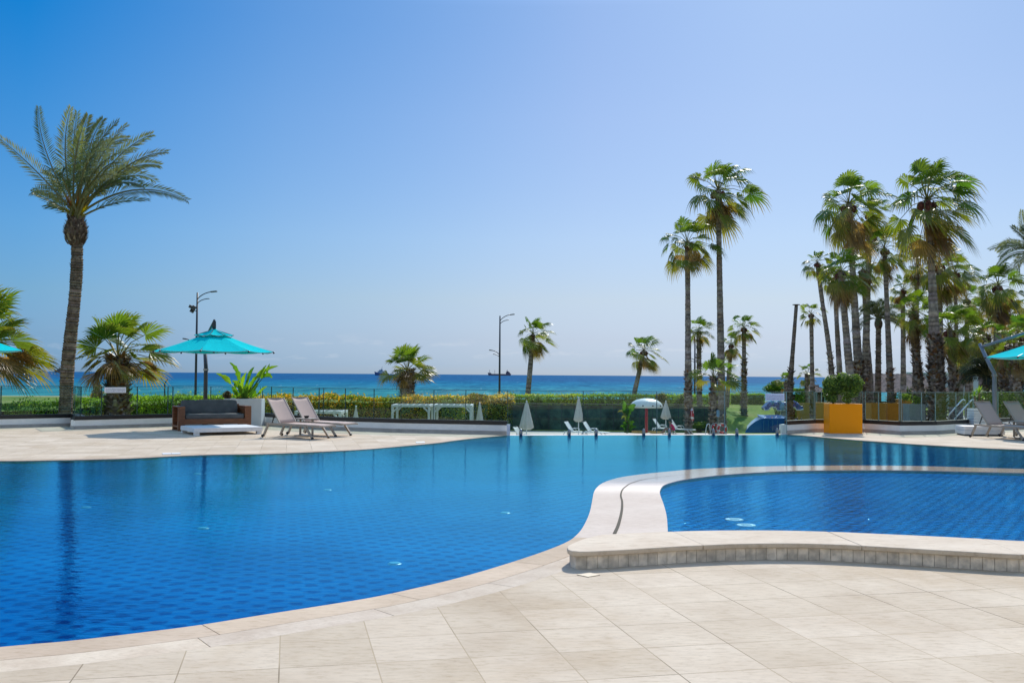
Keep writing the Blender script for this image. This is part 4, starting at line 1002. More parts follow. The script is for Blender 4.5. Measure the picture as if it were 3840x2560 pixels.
    if fruit:
        fm = MB()
        for k in range(5):
            az = r_.uniform(0, 6.28); p = h + V(math.cos(az), math.sin(az), -1.1) * Rc * .13; fm.cur = jit((0.12, 0.045, 0.035), .3, r_); fm.sphere(p, Rc * .07, (1, 1, 1.5), 7, 6)
        fm.build('leaf_base', M_bark, t)
    return t
def frond(mb, P0, P1, P2, ll, n, col, r_, wind, w=0.017, rach=(0.22, 0.20, 0.08), stem=0.0, vee=.35):
    P0, P1, P2 = V(*P0), V(*P1), V(*P2)
    def at(t): return P0 * (1 - t) ** 2 + P1 * 2 * t * (1 - t) + P2 * t * t
    pts = [at(i / 12) for i in range(13)]; mb.tube(pts, [.035 * (1 - i / 13) * (ll / .45) + .004 for i in range(13)], 4, cap=False, cols=[rach] * 13)
    pl = V(0, -.85, .55) + rv(r_) * .4
    for i in range(n):
        t = .12 + stem + (.88 - stem) * i / (n - 1); p = at(t); tg = (at(min(1, t + .02)) - at(t - .02)).normalized()
        sd = tg.cross(pl); 
        if sd.length < .1: sd = tg.cross(V(0, 1, 0))
        sd.normalize(); nm = sd.cross(tg)
        l = ll * (math.sin(math.pi * min(1, .12 + .80 * (t ** .8))) ** .7) * r_.uniform(.85, 1.1)
        for s_ in (-1, 1):
            dirv = (tg * (.55 + .5 * t) + sd * s_ * .9 + nm * (vee * r_.uniform(.2, 1.6)) + wind * .28).normalized()
            tip = p + dirv * l + V(0, 0, -.10 * l) ; md = p + dirv * l * .45
            ww_ = nm * w * (ll / .45) + sd * 0; wv_ = dirv.cross(nm).normalized() * w * 1.1 * (ll / .45)
            c = jit(col, .3, r_)
            ct = mixcol(c, BROWN, .25 * r_.random())
            a = mb.av(p, c); b_ = mb.av(md + wv_, c); e = mb.av(md - wv_, c); f_ = mb.av(tip, ct); mb.af(a, b_, f_, e)
SAGE, SAGE2, SAGE3 = (0.18, 0.215, 0.085), (0.27, 0.29, 0.12), (0.10, 0.15, 0.06)
def date_palm(hub, Y, base, label, seed, tips, wt, wb, ll=.45, nl=58, bulge=1.5, nrand=0, rpx=0, mids_px=None, wind=1.1, cols=(SAGE, SAGE2, SAGE3), dead=0, name='date_palm'):
    r_ = random.Random(seed); m = Y / F; Hh = W(hub[0], hub[1], Y); B = W(base[0], base[1], Y); zg = ground_z(B.x, B.y); Bg = V(B.x, B.y, min(B.z, zg))
    t = thing(name, Bg, label, 'palm tree', 'palm trees along the garden'); h = Hh - Bg
    path = [V(0, 0, -.3)] + [W(x, y, Y) - Bg for x, y in (mids_px or [])] + [h + V(0, 0, -.55)]
    if not mids_px: path.insert(1, (B - Bg) * 1.0 + V(0, 0, .1)); path.insert(2, h * .5 + V(0, 0, -.1))
    rt_, rb = wt * m / 2, wb * m / 2
    tm = MB(); pts, rad = trunk_mesh(tm, path, [rb * 1.1, rb, (rb * .6 + rt_ * .4), rt_, rt_ * .95], r_, (0.12, 0.09, 0.065), (0.25, 0.195, 0.145), ring=.045 if Y < 45 else .09, rough=.07, n=16)
    boots(tm, pts, rad, 0, .99, 900 if Y < 45 else 200, .05 if Y < 45 else .08, r_, [(0.22, 0.17, 0.125), (0.10, 0.07, 0.05)])
    tm.build('trunk', M_bark, t)
    hm = MB()                                        # swollen head of old leaf bases
    hb = rt_ * bulge; zz = -hb * (2.6 if bulge < 2 else 2.05)
    hm.cur = (0.10, 0.07, 0.05)
    hm.lathe([(rt_ * .9, zz), (hb * .9, zz + hb * .7), (hb, zz + hb * 1.4), (hb * .8, zz + hb * 2.2), (hb * .4, 0.02)], (h.x, h.y, h.z), 12)
    for _ in range(420):
        f = r_.random(); th_ = r_.uniform(0, 6.28); o = V(math.cos(th_), math.sin(th_), 0); z = zz + f * (-zz); rr = hb * (0.75 + .3 * math.sin(math.pi * min(1, f * 1.2)))
        s_ = hb * r_.uniform(.25, .5); p = h + o * rr * .85 + V(0, 0, z); tt = V(-o.y, o.x, 0); tip = p + o * s_ * .6 + V(0, 0, s_ * .75); c = jit(r_.choice([(0.17, 0.13, 0.10), (0.09, 0.06, 0.045), (0.24, 0.19, 0.15)]), .3, r_)
        hm.poly([p - tt * s_ * .3, p + tt * s_ * .3, tip + tt * s_ * .1, tip - tt * s_ * .1], c)
    hm.build('leaf_base', M_bark, t)
    cm = MB(); wv = WIND * wind
    for (kx, ky, x, y, dy) in tips:
        s_ = V(*(r_.uniform(-.5, .5) * hb for _ in range(3)))
        frond(cm, h + s_, W(kx, ky, Y + dy * .5) - Bg, W(x, y, Y + dy) - Bg, ll * r_.uniform(.85, 1.1), nl, jit(r_.choice(cols), .2, r_), r_, wv, stem=.10)
    Rc = rpx * m
    for k in range(nrand):
        az = k * 2.39996; el = R(r_.uniform(-15, 80)); d = V(math.cos(az) * math.cos(el), math.sin(az) * math.cos(el), math.sin(el)); l = Rc * r_.uniform(.85, 1.1)
        P1 = h + d * l * .6 + V(0, 0, .22 * l); P2 = h + d * l + V(0, 0, -.25 * l) + wv * l * .35
        frond(cm, h, P1, P2, ll * r_.uniform(.85, 1.1), nl, jit(r_.choice(cols), .2, r_), r_, wv, stem=.06)
    cm.build('crown', M_frond, t)
    return t, h, Bg

# tall date palm at the left, fronds traced
tips = [(150, 660, 0, 522, -.5), (215, 700, 128, 560, .6)][:1]
TP = [(0, 520, 150, 640, -.4), (145, 406, 140, 570, .3), (265, 408, 215, 560, -.3), (290, 425, 262, 560, .6), (330, 437, 290, 540, .5), (385, 449, 320, 540, .9), (440, 458, 330, 545, -.6), (475, 470, 360, 560, .8), (568, 506, 420, 560, .3),
      (625, 570, 470, 575, -.5), (596, 620, 450, 590, .5), (580, 680, 470, 600, -.8), (700, 750, 500, 650, 0.0), (555, 752, 430, 740, .6), (510, 565, 340, 560, -1.4), (405, 575, 300, 530, -2.2), (250, 660, 200, 600, -2.0), (120, 720, 190, 690, 1.0), (130, 725, 210, 760, -.8), (175, 770, 230, 760, 1.2),
      (480, 520, 360, 520, 1.8), (470, 620, 380, 560, -1.6), (520, 640, 420, 620, 1.4), (430, 660, 350, 620, -1.5), (310, 480, 270, 580, -1.2), (420, 530, 320, 560, 2.0), (180, 640, 200, 640, 2.0),
      (540, 700, 430, 640, -1.2)]
tp, hP, BgP = date_palm((286, 815), 35.0, (246, 1556), 'tall date palm with feathery windswept crown and swollen head, at the left', 101, [(b[2], b[3], b[0], b[1], b[4]) for b in TP], 43, 50, ll=.56, nl=44, bulge=1.9,
                        mids_px=[(247, 1540), (252, 1400), (262, 1290), (273, 1190), (283, 1090), (288, 1000), (289, 930)])
mb = MB(); r_ = random.Random(5)                    # orange fibre and yellow-green sheaths in the heart of the crown
for (x, y, l, c) in [(300, 740, .75, (0.42, 0.17, 0.01)), (325, 728, .8, (0.45, 0.18, 0.01)), (340, 735, .75, (0.50, 0.24, 0.01)), (245, 735, .6, (0.25, 0.10, 0.02)), (275, 760, .6, (0.28, 0.28, 0.01)), (290, 770, .6, (0.35, 0.33, 0.01)), (335, 785, .5, (0.35, 0.33, 0.01)), (225, 785, .5, (0.30, 0.26, 0.01)), (262, 790, .5, (0.33, 0.30, 0.01)), (320, 770, .55, (0.40, 0.30, 0.01)), (312, 745, .7, (0.4, 0.2, 0.01))]:
    for k in range(34):
        b = hP + V(r_.uniform(-.12, .12), r_.uniform(-.15, .15), r_.uniform(-.1, .1)); tgt = W(x + r_.uniform(-9, 9), y - 12 + r_.uniform(-14, 14), 35 + r_.uniform(-.35, .1)) - BgP
        sd = V(1, 0, .1) * .012; mb.poly([b - sd, b + sd, tgt], jit(c, .35, r_))
mb.build('leaf_sheath', M_palm, tp)

fp = fan_palm
SH = dict(boot=(0, .45, 420, 14))
fp((443, 1345), 41, (440, 1490), 205, 70, 92, 'broad low fan palm with browning skirt behind the left notice sign', 201, dk=.6, live=25, dead=13, deadel=(-22, 14), brown=.38, boot=(0, 1, 500, 20), skirt=.0, wind=.45, elmin=-12, nseg=22, bushy=.0)
fp((-75, 1300), 38, (-80, 1600), 255, 80, 100, 'big brown and green fan palm reaching in from the left picture edge', 202, dk=.6, live=27, dead=14, deadel=(-28, 8), brown=.45, boot=(0, 1, 200, 20), wind=.6, elmin=-25, nseg=22, bushy=.0)
fp((1528, 1392), 66, (1528, 1488), 118, 52, 62, 'squat fan palm with thick shaggy trunk behind the hedge left of centre', 203, dk=.6, live=22, dead=9, deadel=(-25, 8), brown=.38, boot=(0, 1, 420, 13), wind=.45, elmin=-12, nseg=20, bushy=.0)
fp((365, 1440), 44, (368, 1490), 60, 20, 24, 'small dry fan palm shoot left of the broad low fan palm', 204, live=4, dead=8, boot=(0, 1, 80, 12), wind=.2, elmin=-30)
fp((1999, 1253), 85, (1980, 1477), 88, 17, 20, 'leaning slim fan palm right of the central street lamp', 205, live=20, dead=12, wind=1.0, boot=None, extra=[(1955, 1185, .38), (1945, 1235, .3)])
fp((2414, 1314), 88, (2379, 1475), 82, 15, 19, 'leaning slim fan palm above the white mushroom fountain', 206, live=19, dead=11, wind=.9, extra=[(2350, 1285, .35), (2345, 1320, .35)])
fp((2578, 910), 68, (2582, 1622), 118, 19, 26, 'tall slim fan palm, the shorter left one of the two tallest in the middle', 207, live=24, dead=10, boot=(.08, .34, 320, 9), extra=[(2480, 885, .4), (2485, 925, .4), (2515, 970, .4), (2680, 930, .5)])
fp((2693, 712), 68, (2708, 1622), 148, 20, 28, 'tallest slim fan palm in the middle, right of its shorter twin', 208, live=25, dead=12, boot=(0, .10, 90, 9), extra=[(2590, 655, .42), (2830, 730, .5)])
fp((2620, 1240), 82, (2624, 1578), 66, 17, 19, 'mid height fan palm just right of the shorter slim twin trunk', 209, live=20, dead=6, boot=(.0, .9, 300, 8))
fp((2742, 1290), 86, (2722, 1560), 62, 15, 18, 'low crowned fan palm hidden behind the tallest middle trunk', 210, live=18, dead=8)
fp((2676, 1418), 64, (2674, 1618), 112, 22, 30, 'young bright green fan palm with shaggy stem between the two tall trunks', 211, brown=-.6, live=17, dead=0, boot=(0, 1, 420, 10), elmin=-5, wind=.3, fruit=False, nseg=22)
fp((2790, 1228), 80, (2790, 1560), 68, 15, 20, 'small crowned fan palm standing alone against the sea on the lawn', 212, live=19, dead=7, boot=(.0, .65, 360, 8), extra=[(2750, 1180, .4)])
# right hand grove
fp((3042, 1176), 60, (3047, 1500), 60, 15, 19, 'slim fan palm with small crown left of the yellow planter', 214, live=15, dead=3, boot=(0, .45, 240, 8), wind=.4)
fp((3028, 1400), 70, (3024, 1475), 52, 17, 20, 'small low fan palm behind the slim trunk left of the yellow planter', 215, live=15, dead=4, boot=(0, 1, 60, 8), wind=.3)
fp((2945, 1432), 74, (2948, 1475), 46, 14, 16, 'small bright fan palm over the green shrub at the lawn end', 216, live=13, dead=2, wind=.2, elmin=10, fruit=False)
fp((3065, 985), 56, (3120, 1420), 68, 16, 22, 'fan palm on a trunk leaning left, leftmost of the right hand grove', 217, live=20, dead=5, boot=(0, .5, 260, 9), lean=[(3, 0, 0), (0, 0, 0)], extra=[(3012, 1005, .5)])
fp((3128, 1040), 58, (3150, 1430), 66, 16, 24, 'mid height fan palm behind the thickest trunks of the grove', 218, live=20, dead=7, boot=(0, .4, 300, 11))
fp((3153, 1020), 50, (3190, 1440), 110, 24, 34, 'wide shaggy fan palm low in front of the tall double crown', 219, live=26, dead=18, boot=(0, .35, 460, 12), skirt=0.45)
fp((3183, 764), 54, (3222, 1440), 148, 22, 34, 'very tall fan palm with heavy brown skirt in the grove left part', 220, live=28, dead=18, boot=(0, .30, 460, 12), skirt=0.60, extra=[(3060, 800, .5), (3090, 860, .4), (3330, 720, .5)])
fp((3262, 800), 60, (3243, 1440), 96, 20, 30, 'tall fan palm whose crown crowds the right of the double crown', 221, live=22, dead=13, boot=(0, .30, 200, 10), skirt=0.60)
date_palm((3294, 1195), 56, (3292, 1480), 'small date palm with straight trunk and feathery crown in the grove', 222, [], 20, 25, ll=.36, nl=34, bulge=1.45, nrand=26, rpx=95, wind=.3)
fp((3317, 932), 54, (3340, 1480), 98, 17, 26, 'slim tall fan palm between the double crown and the tallest right palm', 223, live=21, dead=12, boot=(0, .32, 200, 10), skirt=0.40)
fp((3476, 748), 47, (3514, 1500), 185, 24, 52, 'tallest palm of the right hand grove with wide open crown and bulging base', 224, live=30, dead=12, boot=(0, .42, 900, 16), skirt=0.50, lean=[(2, 0, 0), (4, 0, 0)], extra=[(3372, 735, .42), (3420, 600, .35), (3620, 660, .5), (3600, 760, .42), (3400, 830, .42)])
fp((3520, 990), 58, (3532, 1480), 122, 20, 26, 'broad fan palm crown just behind the tallest right trunk', 225, live=24, dead=12, skirt=.6)
fp((3424, 1165), 52, (3447, 1490), 98, 26, 42, 'medium fan palm with rough thick trunk left of the tallest right trunk', 226, live=24, dead=14, boot=(0, .95, 520, 11), skirt=.5)
fp((3440, 985), 62, (3432, 1480), 82, 16, 24, 'olive fan palm crown above the medium thick trunked palm', 227, live=20, dead=11, skirt=.5)
fp((3582, 1020), 60, (3590, 1480), 92, 13, 18, 'thin trunked fan palm right of the tallest right trunk', 228, live=20, dead=8, skirt=.3)
fp((3560, 1235), 50, (3578, 1490), 128, 24, 38, 'low bushy windswept fan palm beside the tallest right trunk', 229, live=32, dead=12, boot=(0, .8, 320, 12), wind=.9, nseg=24)
fp((3743, 1070), 50, (3737, 1490), 112, 26, 32, 'dark shaggy fan palm behind the right umbrella arm', 230, live=26, dead=28, skirt=0.85)
fp((3672, 1172), 54, (3684, 1490), 62, 22, 26, 'small crowned fan palm with long dead skirt left of the umbrella arm', 231, live=16, dead=24, skirt=2.2)
fp((3830, 1262), 45, (3800, 1500), 110, 30, 44, 'green fan palm showing above the right umbrella canopy', 232, live=26, dead=13, boot=(0, 1, 260, 12), skirt=0.40)
date_palm((3885, 950), 50, (3880, 1500), 'date palm whose feathery fronds enter at the right picture edge', 233, [(3800, 900, 3712, 935, 0), (3820, 860, 3830, 790, .4), (3840, 960, 3760, 1030, -.5), (3830, 880, 3795, 850, .5)], 26, 34, ll=.45, nl=40, bulge=1.4, nrand=24, rpx=150, wind=.3)
fp((3640, 1355), 58, (3642, 1480), 46, 14, 18, 'little bright green fan palm in the shade below the grove', 234, live=13, dead=2, wind=.2, elmin=0, fruit=False)
fp((3612, 1345), 56, (3600, 1490), 66, 20, 26, 'dark low palm with dead fronds between the grove and the white wall', 235, live=10, dead=13, skirt=.5)
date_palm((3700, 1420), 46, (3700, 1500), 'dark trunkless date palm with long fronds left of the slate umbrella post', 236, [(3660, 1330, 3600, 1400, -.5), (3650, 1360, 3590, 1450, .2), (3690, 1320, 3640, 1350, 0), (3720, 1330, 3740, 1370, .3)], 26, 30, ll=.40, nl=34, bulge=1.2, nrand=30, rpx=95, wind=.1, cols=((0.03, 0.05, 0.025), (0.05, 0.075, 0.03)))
for k, (x, Y, wpx, lb) in enumerate([(3762, 44, 30, 'shaggy dark palm trunk just right of the slate umbrella post'), (3805, 43, 52, 'thick shaggy palm trunk in deep shade near the right picture edge')]):
    fp((x, 1300), Y, (x + 4, 1500), 90, wpx * .8, wpx, lb, 240 + k, live=10, dead=22, boot=(0, 1, 500, 14), skirt=0.60)
fp((3700, 1262), 47, (3706, 1500), 92, 22, 30, 'olive fan palm crown crowding the post of the right umbrella', 251, live=24, dead=12, boot=(0, 1, 260, 12), wind=.4)
fp((3775, 1180), 56, (3780, 1500), 100, 22, 28, 'tall dull green fan palm filling the gap above the right umbrella arm', 252, live=24, dead=14, skirt=.5, wind=.4)
fp((3625, 1120), 62, (3628, 1480), 78, 16, 22, 'far thin fan palm between the bushy low palm and the dead skirted one', 253, live=20, dead=8, wind=.4)
fp((3385, 1085), 64, (3388, 1480), 76, 16, 22, 'far fan palm peeping between the slim tall palm and the medium rough trunk', 254, live=20, dead=10, wind=.4)
fp((3235, 1010), 60, (3262, 1440), 84, 16, 26, 'green fan palm crown low behind the very tall double crown', 255, live=22, dead=10, wind=.5)
# dead trunk without crown
B = W(2964, 1560, 62); H_ = W(2986, 1146, 62); t = thing('dead_palm', V(B.x, B.y, ground_z(B.x, B.y)), 'bare dead palm trunk without any crown, behind the pool corner', 'palm tree')
tm = MB(); o_ = Vector(t.location); pts, rad = trunk_mesh(tm, [V(0, 0, -.3), W(2962, 1480, 62) - o_, W(2968, 1380, 62) - o_, W(2978, 1250, 62) - o_, H_ - o_], [.22, .20, .16, .12, .11], random.Random(9), (0.15, 0.12, 0.10), (0.24, 0.20, 0.17))
boots(tm, pts, rad, 0, .55, 260, .16, random.Random(8), [(0.2, 0.16, 0.13), (0.12, 0.09, 0.07)])
tm.build('trunk', M_bark, t); tm = MB(); tm.cur = (0.1, 0.08, 0.06); tm.lathe([(.10, -.1), (.10, .02), (.24, .04), (.24, .08)], H_ - o_, 8); tm.build('stub', M_bark, t)

# ------------------------------------------------------------------ hedges and shrubs
def hedge(line, zb, depth, n, size, cols, label, seed, topcols=None, wob=.10, group='hedges along the sea front'):
    # line: list of (px, ytop, Y)
    P = [W(*q) for q in line]; base = V(P[0].x, P[0].y, zb); t = thing('hedge', base, label, 'hedge', group); r_ = random.Random(seed)
    segs = [(a, b, (b - a).length) for a, b in zip(P, P[1:])]; tot = sum(s_[2] for s_ in segs)
    core = MB()
    for a, b, l in segs:
        n_ = V(-(b - a).y, (b - a).x, 0).normalized() * depth * .36
        n_ = n_ * .35; v = [a - n_, b - n_, b + n_, a + n_]; lo = [core.av(V(p.x, p.y, zb) - base) for p in v]; hi = [core.av(p - V(0, 0, .30) - base) for p in v]
        core.af(*hi); core.af(*lo[::-1])
        for k in range(4): core.af(lo[k], lo[(k + 1) % 4], hi[(k + 1) % 4], hi[k])
    core.build('branches', M_core, t)
    mb = MB()
    for _ in range(n):
        x = r_.uniform(0, tot)
        for a, b, l in segs:
            if x <= l: break
            x -= l
        p = a.lerp(b, min(1, x / l)); nn = V(-(b - a).y, (b - a).x, 0).normalized()
        if nn.y > 0: nn = -nn
        H = p.z - zb; lump = noise.noise(V(p.x * .9, p.y * .9, 3)) * wob + noise.noise(V(p.x * 3, p.y * 3, 7)) * wob * .6
        q = r_.random()
        if q < .62:
            z = zb + H * r_.random() ** .8; o = nn * (depth * .38 + r_.uniform(0, .14) + lump); pos = V(p.x, p.y, z) + o; top = (z - zb) / H
        else:
            pos = p + nn * r_.uniform(-.45, .45) * depth; pos.z = p.z + lump + r_.uniform(-.12, .06) + (r_.random() < .06) * r_.uniform(0, .22); top = 1
        cn = noise.noise(V(pos.x * .35, pos.y * .35, 11 + pos.z * .2)) * .5 + .5 + r_.uniform(-.2, .2)
        cc = cols[min(len(cols) - 1, max(0, int(cn * len(cols))))]
        if topcols and top > .8 and r_.random() < .7: cc = topcols[min(len(topcols) - 1, max(0, int(cn * len(topcols))))]
        leafquad(mb, pos - base, size * r_.uniform(.6, 1.5), jit(cc, .35, r_), r_)
    mb.build('foliage', M_hedge, t); return t
HG = [(0.126, 0.234, 0.022), (0.180, 0.324, 0.027), (0.270, 0.396, 0.036)]; HY = [(0.252, 0.288, 0.036), (0.540, 0.342, 0.027), (0.700, 0.378, 0.027), (0.216, 0.270, 0.036)]; HD = [(0.081, 0.135, 0.027), (0.126, 0.180, 0.036), (0.180, 0.234, 0.054)]
hedge([(-400, 1518, 37), (0, 1513, 38), (270, 1507, 40)], -0.9, 1.2, 9000, .09, HG, 'wild green hedge at the far left, left of the tall date palm', 301)
hedge([(275, 1506, 41), (420, 1494, 43), (700, 1486, 47), (850, 1487, 50)], -1.2, 1.2, 15000, .09, HG, 'bright green hedge behind the sofa and left fan palm', 302, wob=.14)
hedge([(850, 1489, 52), (1100, 1488, 56), (1400, 1491, 60), (1720, 1489, 66)], -2.35, 1.4, 22000, .12, [(0.126, 0.198, 0.036), (0.234, 0.288, 0.054), (0.360, 0.270, 0.036), (0.180, 0.252, 0.054)], 'golden tipped hedge behind the beige loungers and white pergola frames', 303, topcols=HY[:1] * 2 + HY + [(0.16, 0.27, 0.03)], wob=.20)
hedge([(1720, 1489, 68), (1905, 1484, 72)], -2.35, 1.4, 6000, .12, [(0.180, 0.234, 0.054), (0.360, 0.288, 0.054)], 'pale golden hedge stretch under the central street lamp', 304, topcols=[(0.700, 0.486, 0.108), (0.540, 0.396, 0.054)])
hedge([(1905, 1483, 76), (2130, 1482, 80), (2400, 1482, 84), (2620, 1484, 88), (2722, 1482, 90)], -1.2, 1.4, 15000, .14, HG + [(0.360, 0.360, 0.036)], 'green hedge with yellow patches behind the infinity edge glass', 305, wob=.14)
hedge([(2722, 1480, 92), (2862, 1479, 92)], -1.6, 1.6, 7000, .13, [(0.135, 0.252, 0.036), (0.180, 0.306, 0.036)], 'neatly clipped green hedge at the top of the lawn', 306, wob=.05)
hedge([(2972, 1462, 70), (3008, 1460, 70)], -1.9, 1.4, 2600, .10, HG, 'square clipped green hedge block left of the ochre wall', 307, wob=.05)
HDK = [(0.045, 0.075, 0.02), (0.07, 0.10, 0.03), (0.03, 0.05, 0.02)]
def shrub(c, rad, n, size, cols, seed, label):
    t = thing('shrub', c, label, 'shrub', 'shrubs in the garden')
    bush(t, 'foliage', (0, 0, 0), rad, n, size, cols, seed, lumps=7, fill=.4)
    mb = MB(); mb.cur = (0.12, 0.09, 0.07); g_ = ground_z(c[0], c[1]) - c[2]
    for k in range(4): mb.tube([V((k - 1.5) * .08, 0, g_), V((k - 1.5) * rad[0] * .3, 0, 0)], [.05, .02], 5)
    mb.build('stems', M_bark, t); return t
shrub(W(2915, 1452, 80), (.95, .8, .55), 3600, .13, [(0.08, 0.17, 0.015), (0.13, 0.24, 0.02), (0.05, 0.10, 0.01)], 311, 'tall bright green shrub above the right notice sign')
shrub(W(1790, 1490, 64), (.72, .6, .28), 1500, .11, [(0.40, 0.22, 0.012), (0.28, 0.20, 0.015), (0.12, 0.15, 0.02)], 312, 'golden orange mounded shrub left of the central street lamp')
shrub(W(2480, 1500, 76), (.60, .5, .55), 1700, .12, [(0.30, 0.22, 0.015), (0.12, 0.17, 0.02), (0.08, 0.13, 0.02)], 313, 'yellow green shrub rising behind the closed parasol beside the mushroom fountain')
shrub(W(2018, 1497, 74), (.65, .5, .42), 1500, .12, [(0.10, 0.20, 0.02), (0.16, 0.26, 0.02)], 314, 'fresh green bush in the hedge above the central closed parasols')
shrub(W(2560, 1500, 74), (.75, .5, .5), 1800, .12, [(0.10, 0.17, 0.02), (0.20, 0.27, 0.03), (0.06, 0.10, 0.02)], 315, 'light green bush left of the tall slim palm trunks')
shrub(W(2622, 1595, 70), (.55, .5, .32), 1100, .10, [(0.12, 0.19, 0.03), (0.17, 0.24, 0.04)], 316, 'low pale green bush on the lawn between the tall trunks')
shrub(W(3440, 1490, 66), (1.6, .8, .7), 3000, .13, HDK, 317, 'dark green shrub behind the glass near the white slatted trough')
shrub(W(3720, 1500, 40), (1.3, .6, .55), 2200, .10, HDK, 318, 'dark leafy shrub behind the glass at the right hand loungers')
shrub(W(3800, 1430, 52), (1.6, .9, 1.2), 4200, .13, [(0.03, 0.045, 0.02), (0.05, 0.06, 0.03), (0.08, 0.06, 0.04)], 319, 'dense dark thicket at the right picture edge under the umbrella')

# small banana plant by the mushroom fountain
bp = thing('leafy_plant', W(2355, 1622, 64), 'small banana like plant with drooping leaves left of the mushroom fountain', 'plant'); mb = MB(); r_ = random.Random(31)
for (tx, ty, kx, ky, w, c) in [(2338, 1500, 2345, 1530, .13, LG3), (2385, 1520, 2372, 1515, .13, LG3), (2330, 1570, 2345, 1545, .08, (0.16, 0.17, 0.04)), (2368, 1540, 2358, 1530, .12, LG), (2315, 1545, 2340, 1530, .08, (0.16, 0.15, 0.05)), (2340, 1590, 2335, 1575, .12, LG3), (2378, 1585, 2372, 1575, .12, LG), (2325, 1600, 2340, 1590, .1, LG3), (2388, 1603, 2370, 1590, .1, LG3), (2362, 1565, 2355, 1560, .1, LG), (2350, 1515, 2350, 1540, .1, LG3)]:
    paddle(mb, LW(2353 + r_.uniform(-4, 4), max(ty + 22, 1560), 64, bp), LW(kx, ky, 63.9, bp), LW(tx, ty, 63.8, bp), w * 1.7, c, .5, r_, 10)
mb.build('leaves', M_leaf, bp); mb = MB(); mb.cur = (0.09, 0.10, 0.04)
for k in range(4): mb.tube([V((k - 1.5) * .12, 0, 0), V((k - 1.5) * .05, 0, .8), V(0, 0, 1.2)], [.08, .06, .03], 7)
mb.build('stems', M_bark, bp)

# ------------------------------------------------------------------ lower terrace furniture
ZL = -2.33
sf = MB(); a, b = W(1912, 1600, 71.3), W(2690, 1600, 71.3)
t = thing('screen_fence', V(a.x, a.y, ZL), 'long dark green screen fence behind the white loungers beyond the infinity edge', 'fence')
n = 16
for k in range(n):
    p, q = a.lerp(b, k / n), a.lerp(b, (k + 1) / n); mb = MB(); mb.box(((p.x + q.x) / 2 - a.x, 0, .91), (abs(q.x - p.x) - .05, .04, 1.80)); mb.build('screen_panel', M_screen, t)
for k in range(n + 1):
    p = a.lerp(b, k / n); mb = MB(); mb.box((p.x - a.x, 0, .94), (.05, .06, 1.88)); mb.build('post', M_dark, t)
mb = MB(); mb.box(((b.x - a.x) / 2, -0.01, 1.90), (b.x - a.x, .08, .05)); mb.build('top_rail', simple('grey_rail', (0.16, 0.17, 0.15), .8), t)
def parasol(px, ytop, yskirt, Y, wpx, label):
    m = Y / F; top = W(px, ytop, Y); B = V(top.x, top.y, ground_z(top.x, top.y) + .02); t = thing('closed_parasol', B, label, 'parasol', 'closed cream parasols')
    zs = W(px, yskirt, Y).z - B.z; zt = top.z - B.z; rw = wpx * m / 2; mb = MB(); n = 32; prof = [(.03, zt - .02), (rw * .22, zt - .12), (rw * .45, zt - (zt - zs) * .35), (rw * .8, zt - (zt - zs) * .75), (rw, zs), (rw * .5, zs - .12)]
    rings = [[mb.av((r_ * (1 + .16 * math.cos(8 * 2 * math.pi * j / n)) * math.cos(2 * math.pi * j / n), r_ * (1 + .16 * math.cos(8 * 2 * math.pi * j / n)) * math.sin(2 * math.pi * j / n), z)) for j in range(n)] for r_, z in prof]
    for k in range(len(rings) - 1):
        for j in range(n): mb.af(rings[k][j], rings[k + 1][j], rings[k + 1][(j + 1) % n], rings[k][(j + 1) % n])
    mb.build('canopy', M_parasol, t, smooth=True)
    mb = MB(); mb.tube([V(0, 0, 0), V(0, 0, zs + .2)], .03, 8); mb.build('pole', M_white, t)
    mb = MB(); mb.sphere((0, 0, zt + .01), .045, nu=8, nv=6); mb.build('finial', M_white, t)
    mb = MB(); mb.lathe([(.25, 0), (.25, .06), (.05, .10)], n=16); mb.build('base', M_plinth, t)
parasol(1335, 1524, 1590, 46, 24, 'closed cream parasol seen behind the glass just right of the beige loungers')
parasol(1799, 1511, 1600, 56, 31, 'closed cream parasol beside the right end of the white pergola frame')
parasol(1975, 1505, 1603, 57, 48, 'biggest closed cream parasol, just right of the curb wall end')
parasol(2170, 1490, 1574, 62, 33, 'closed cream parasol standing between two white loungers')
parasol(2497, 1504, 1565, 67, 35, 'closed cream parasol right of the white mushroom fountain')
M_ws = simple('white_sling', (0.70, 0.72, 0.72), .7, var=.03)
def wl(px, py, Y, rz, label):
    p = W(px, py, Y); p.z = ground_z(p.x, p.y) + .02; o = lounger(p, rz, label, 'white loungers beyond the infinity edge', M_white, M_ws, arms=True); return o
wl(2122, 1620, 64, R(-25), 'white armed lounger left of the closed parasol beyond the infinity edge')
wl(2190, 1620, 64, R(-25), 'white armed lounger right of the closed parasol beyond the infinity edge')
wl(1932, 1620, 57, R(-25), 'white lounger mostly hidden beside the leftmost steel spigot')
wl(2515, 1612, 68, R(-25), 'white armed lounger left of the shorter tall palm trunk')
wl(2452, 1612, 69, R(-25), 'white armed lounger behind the mushroom fountain post')
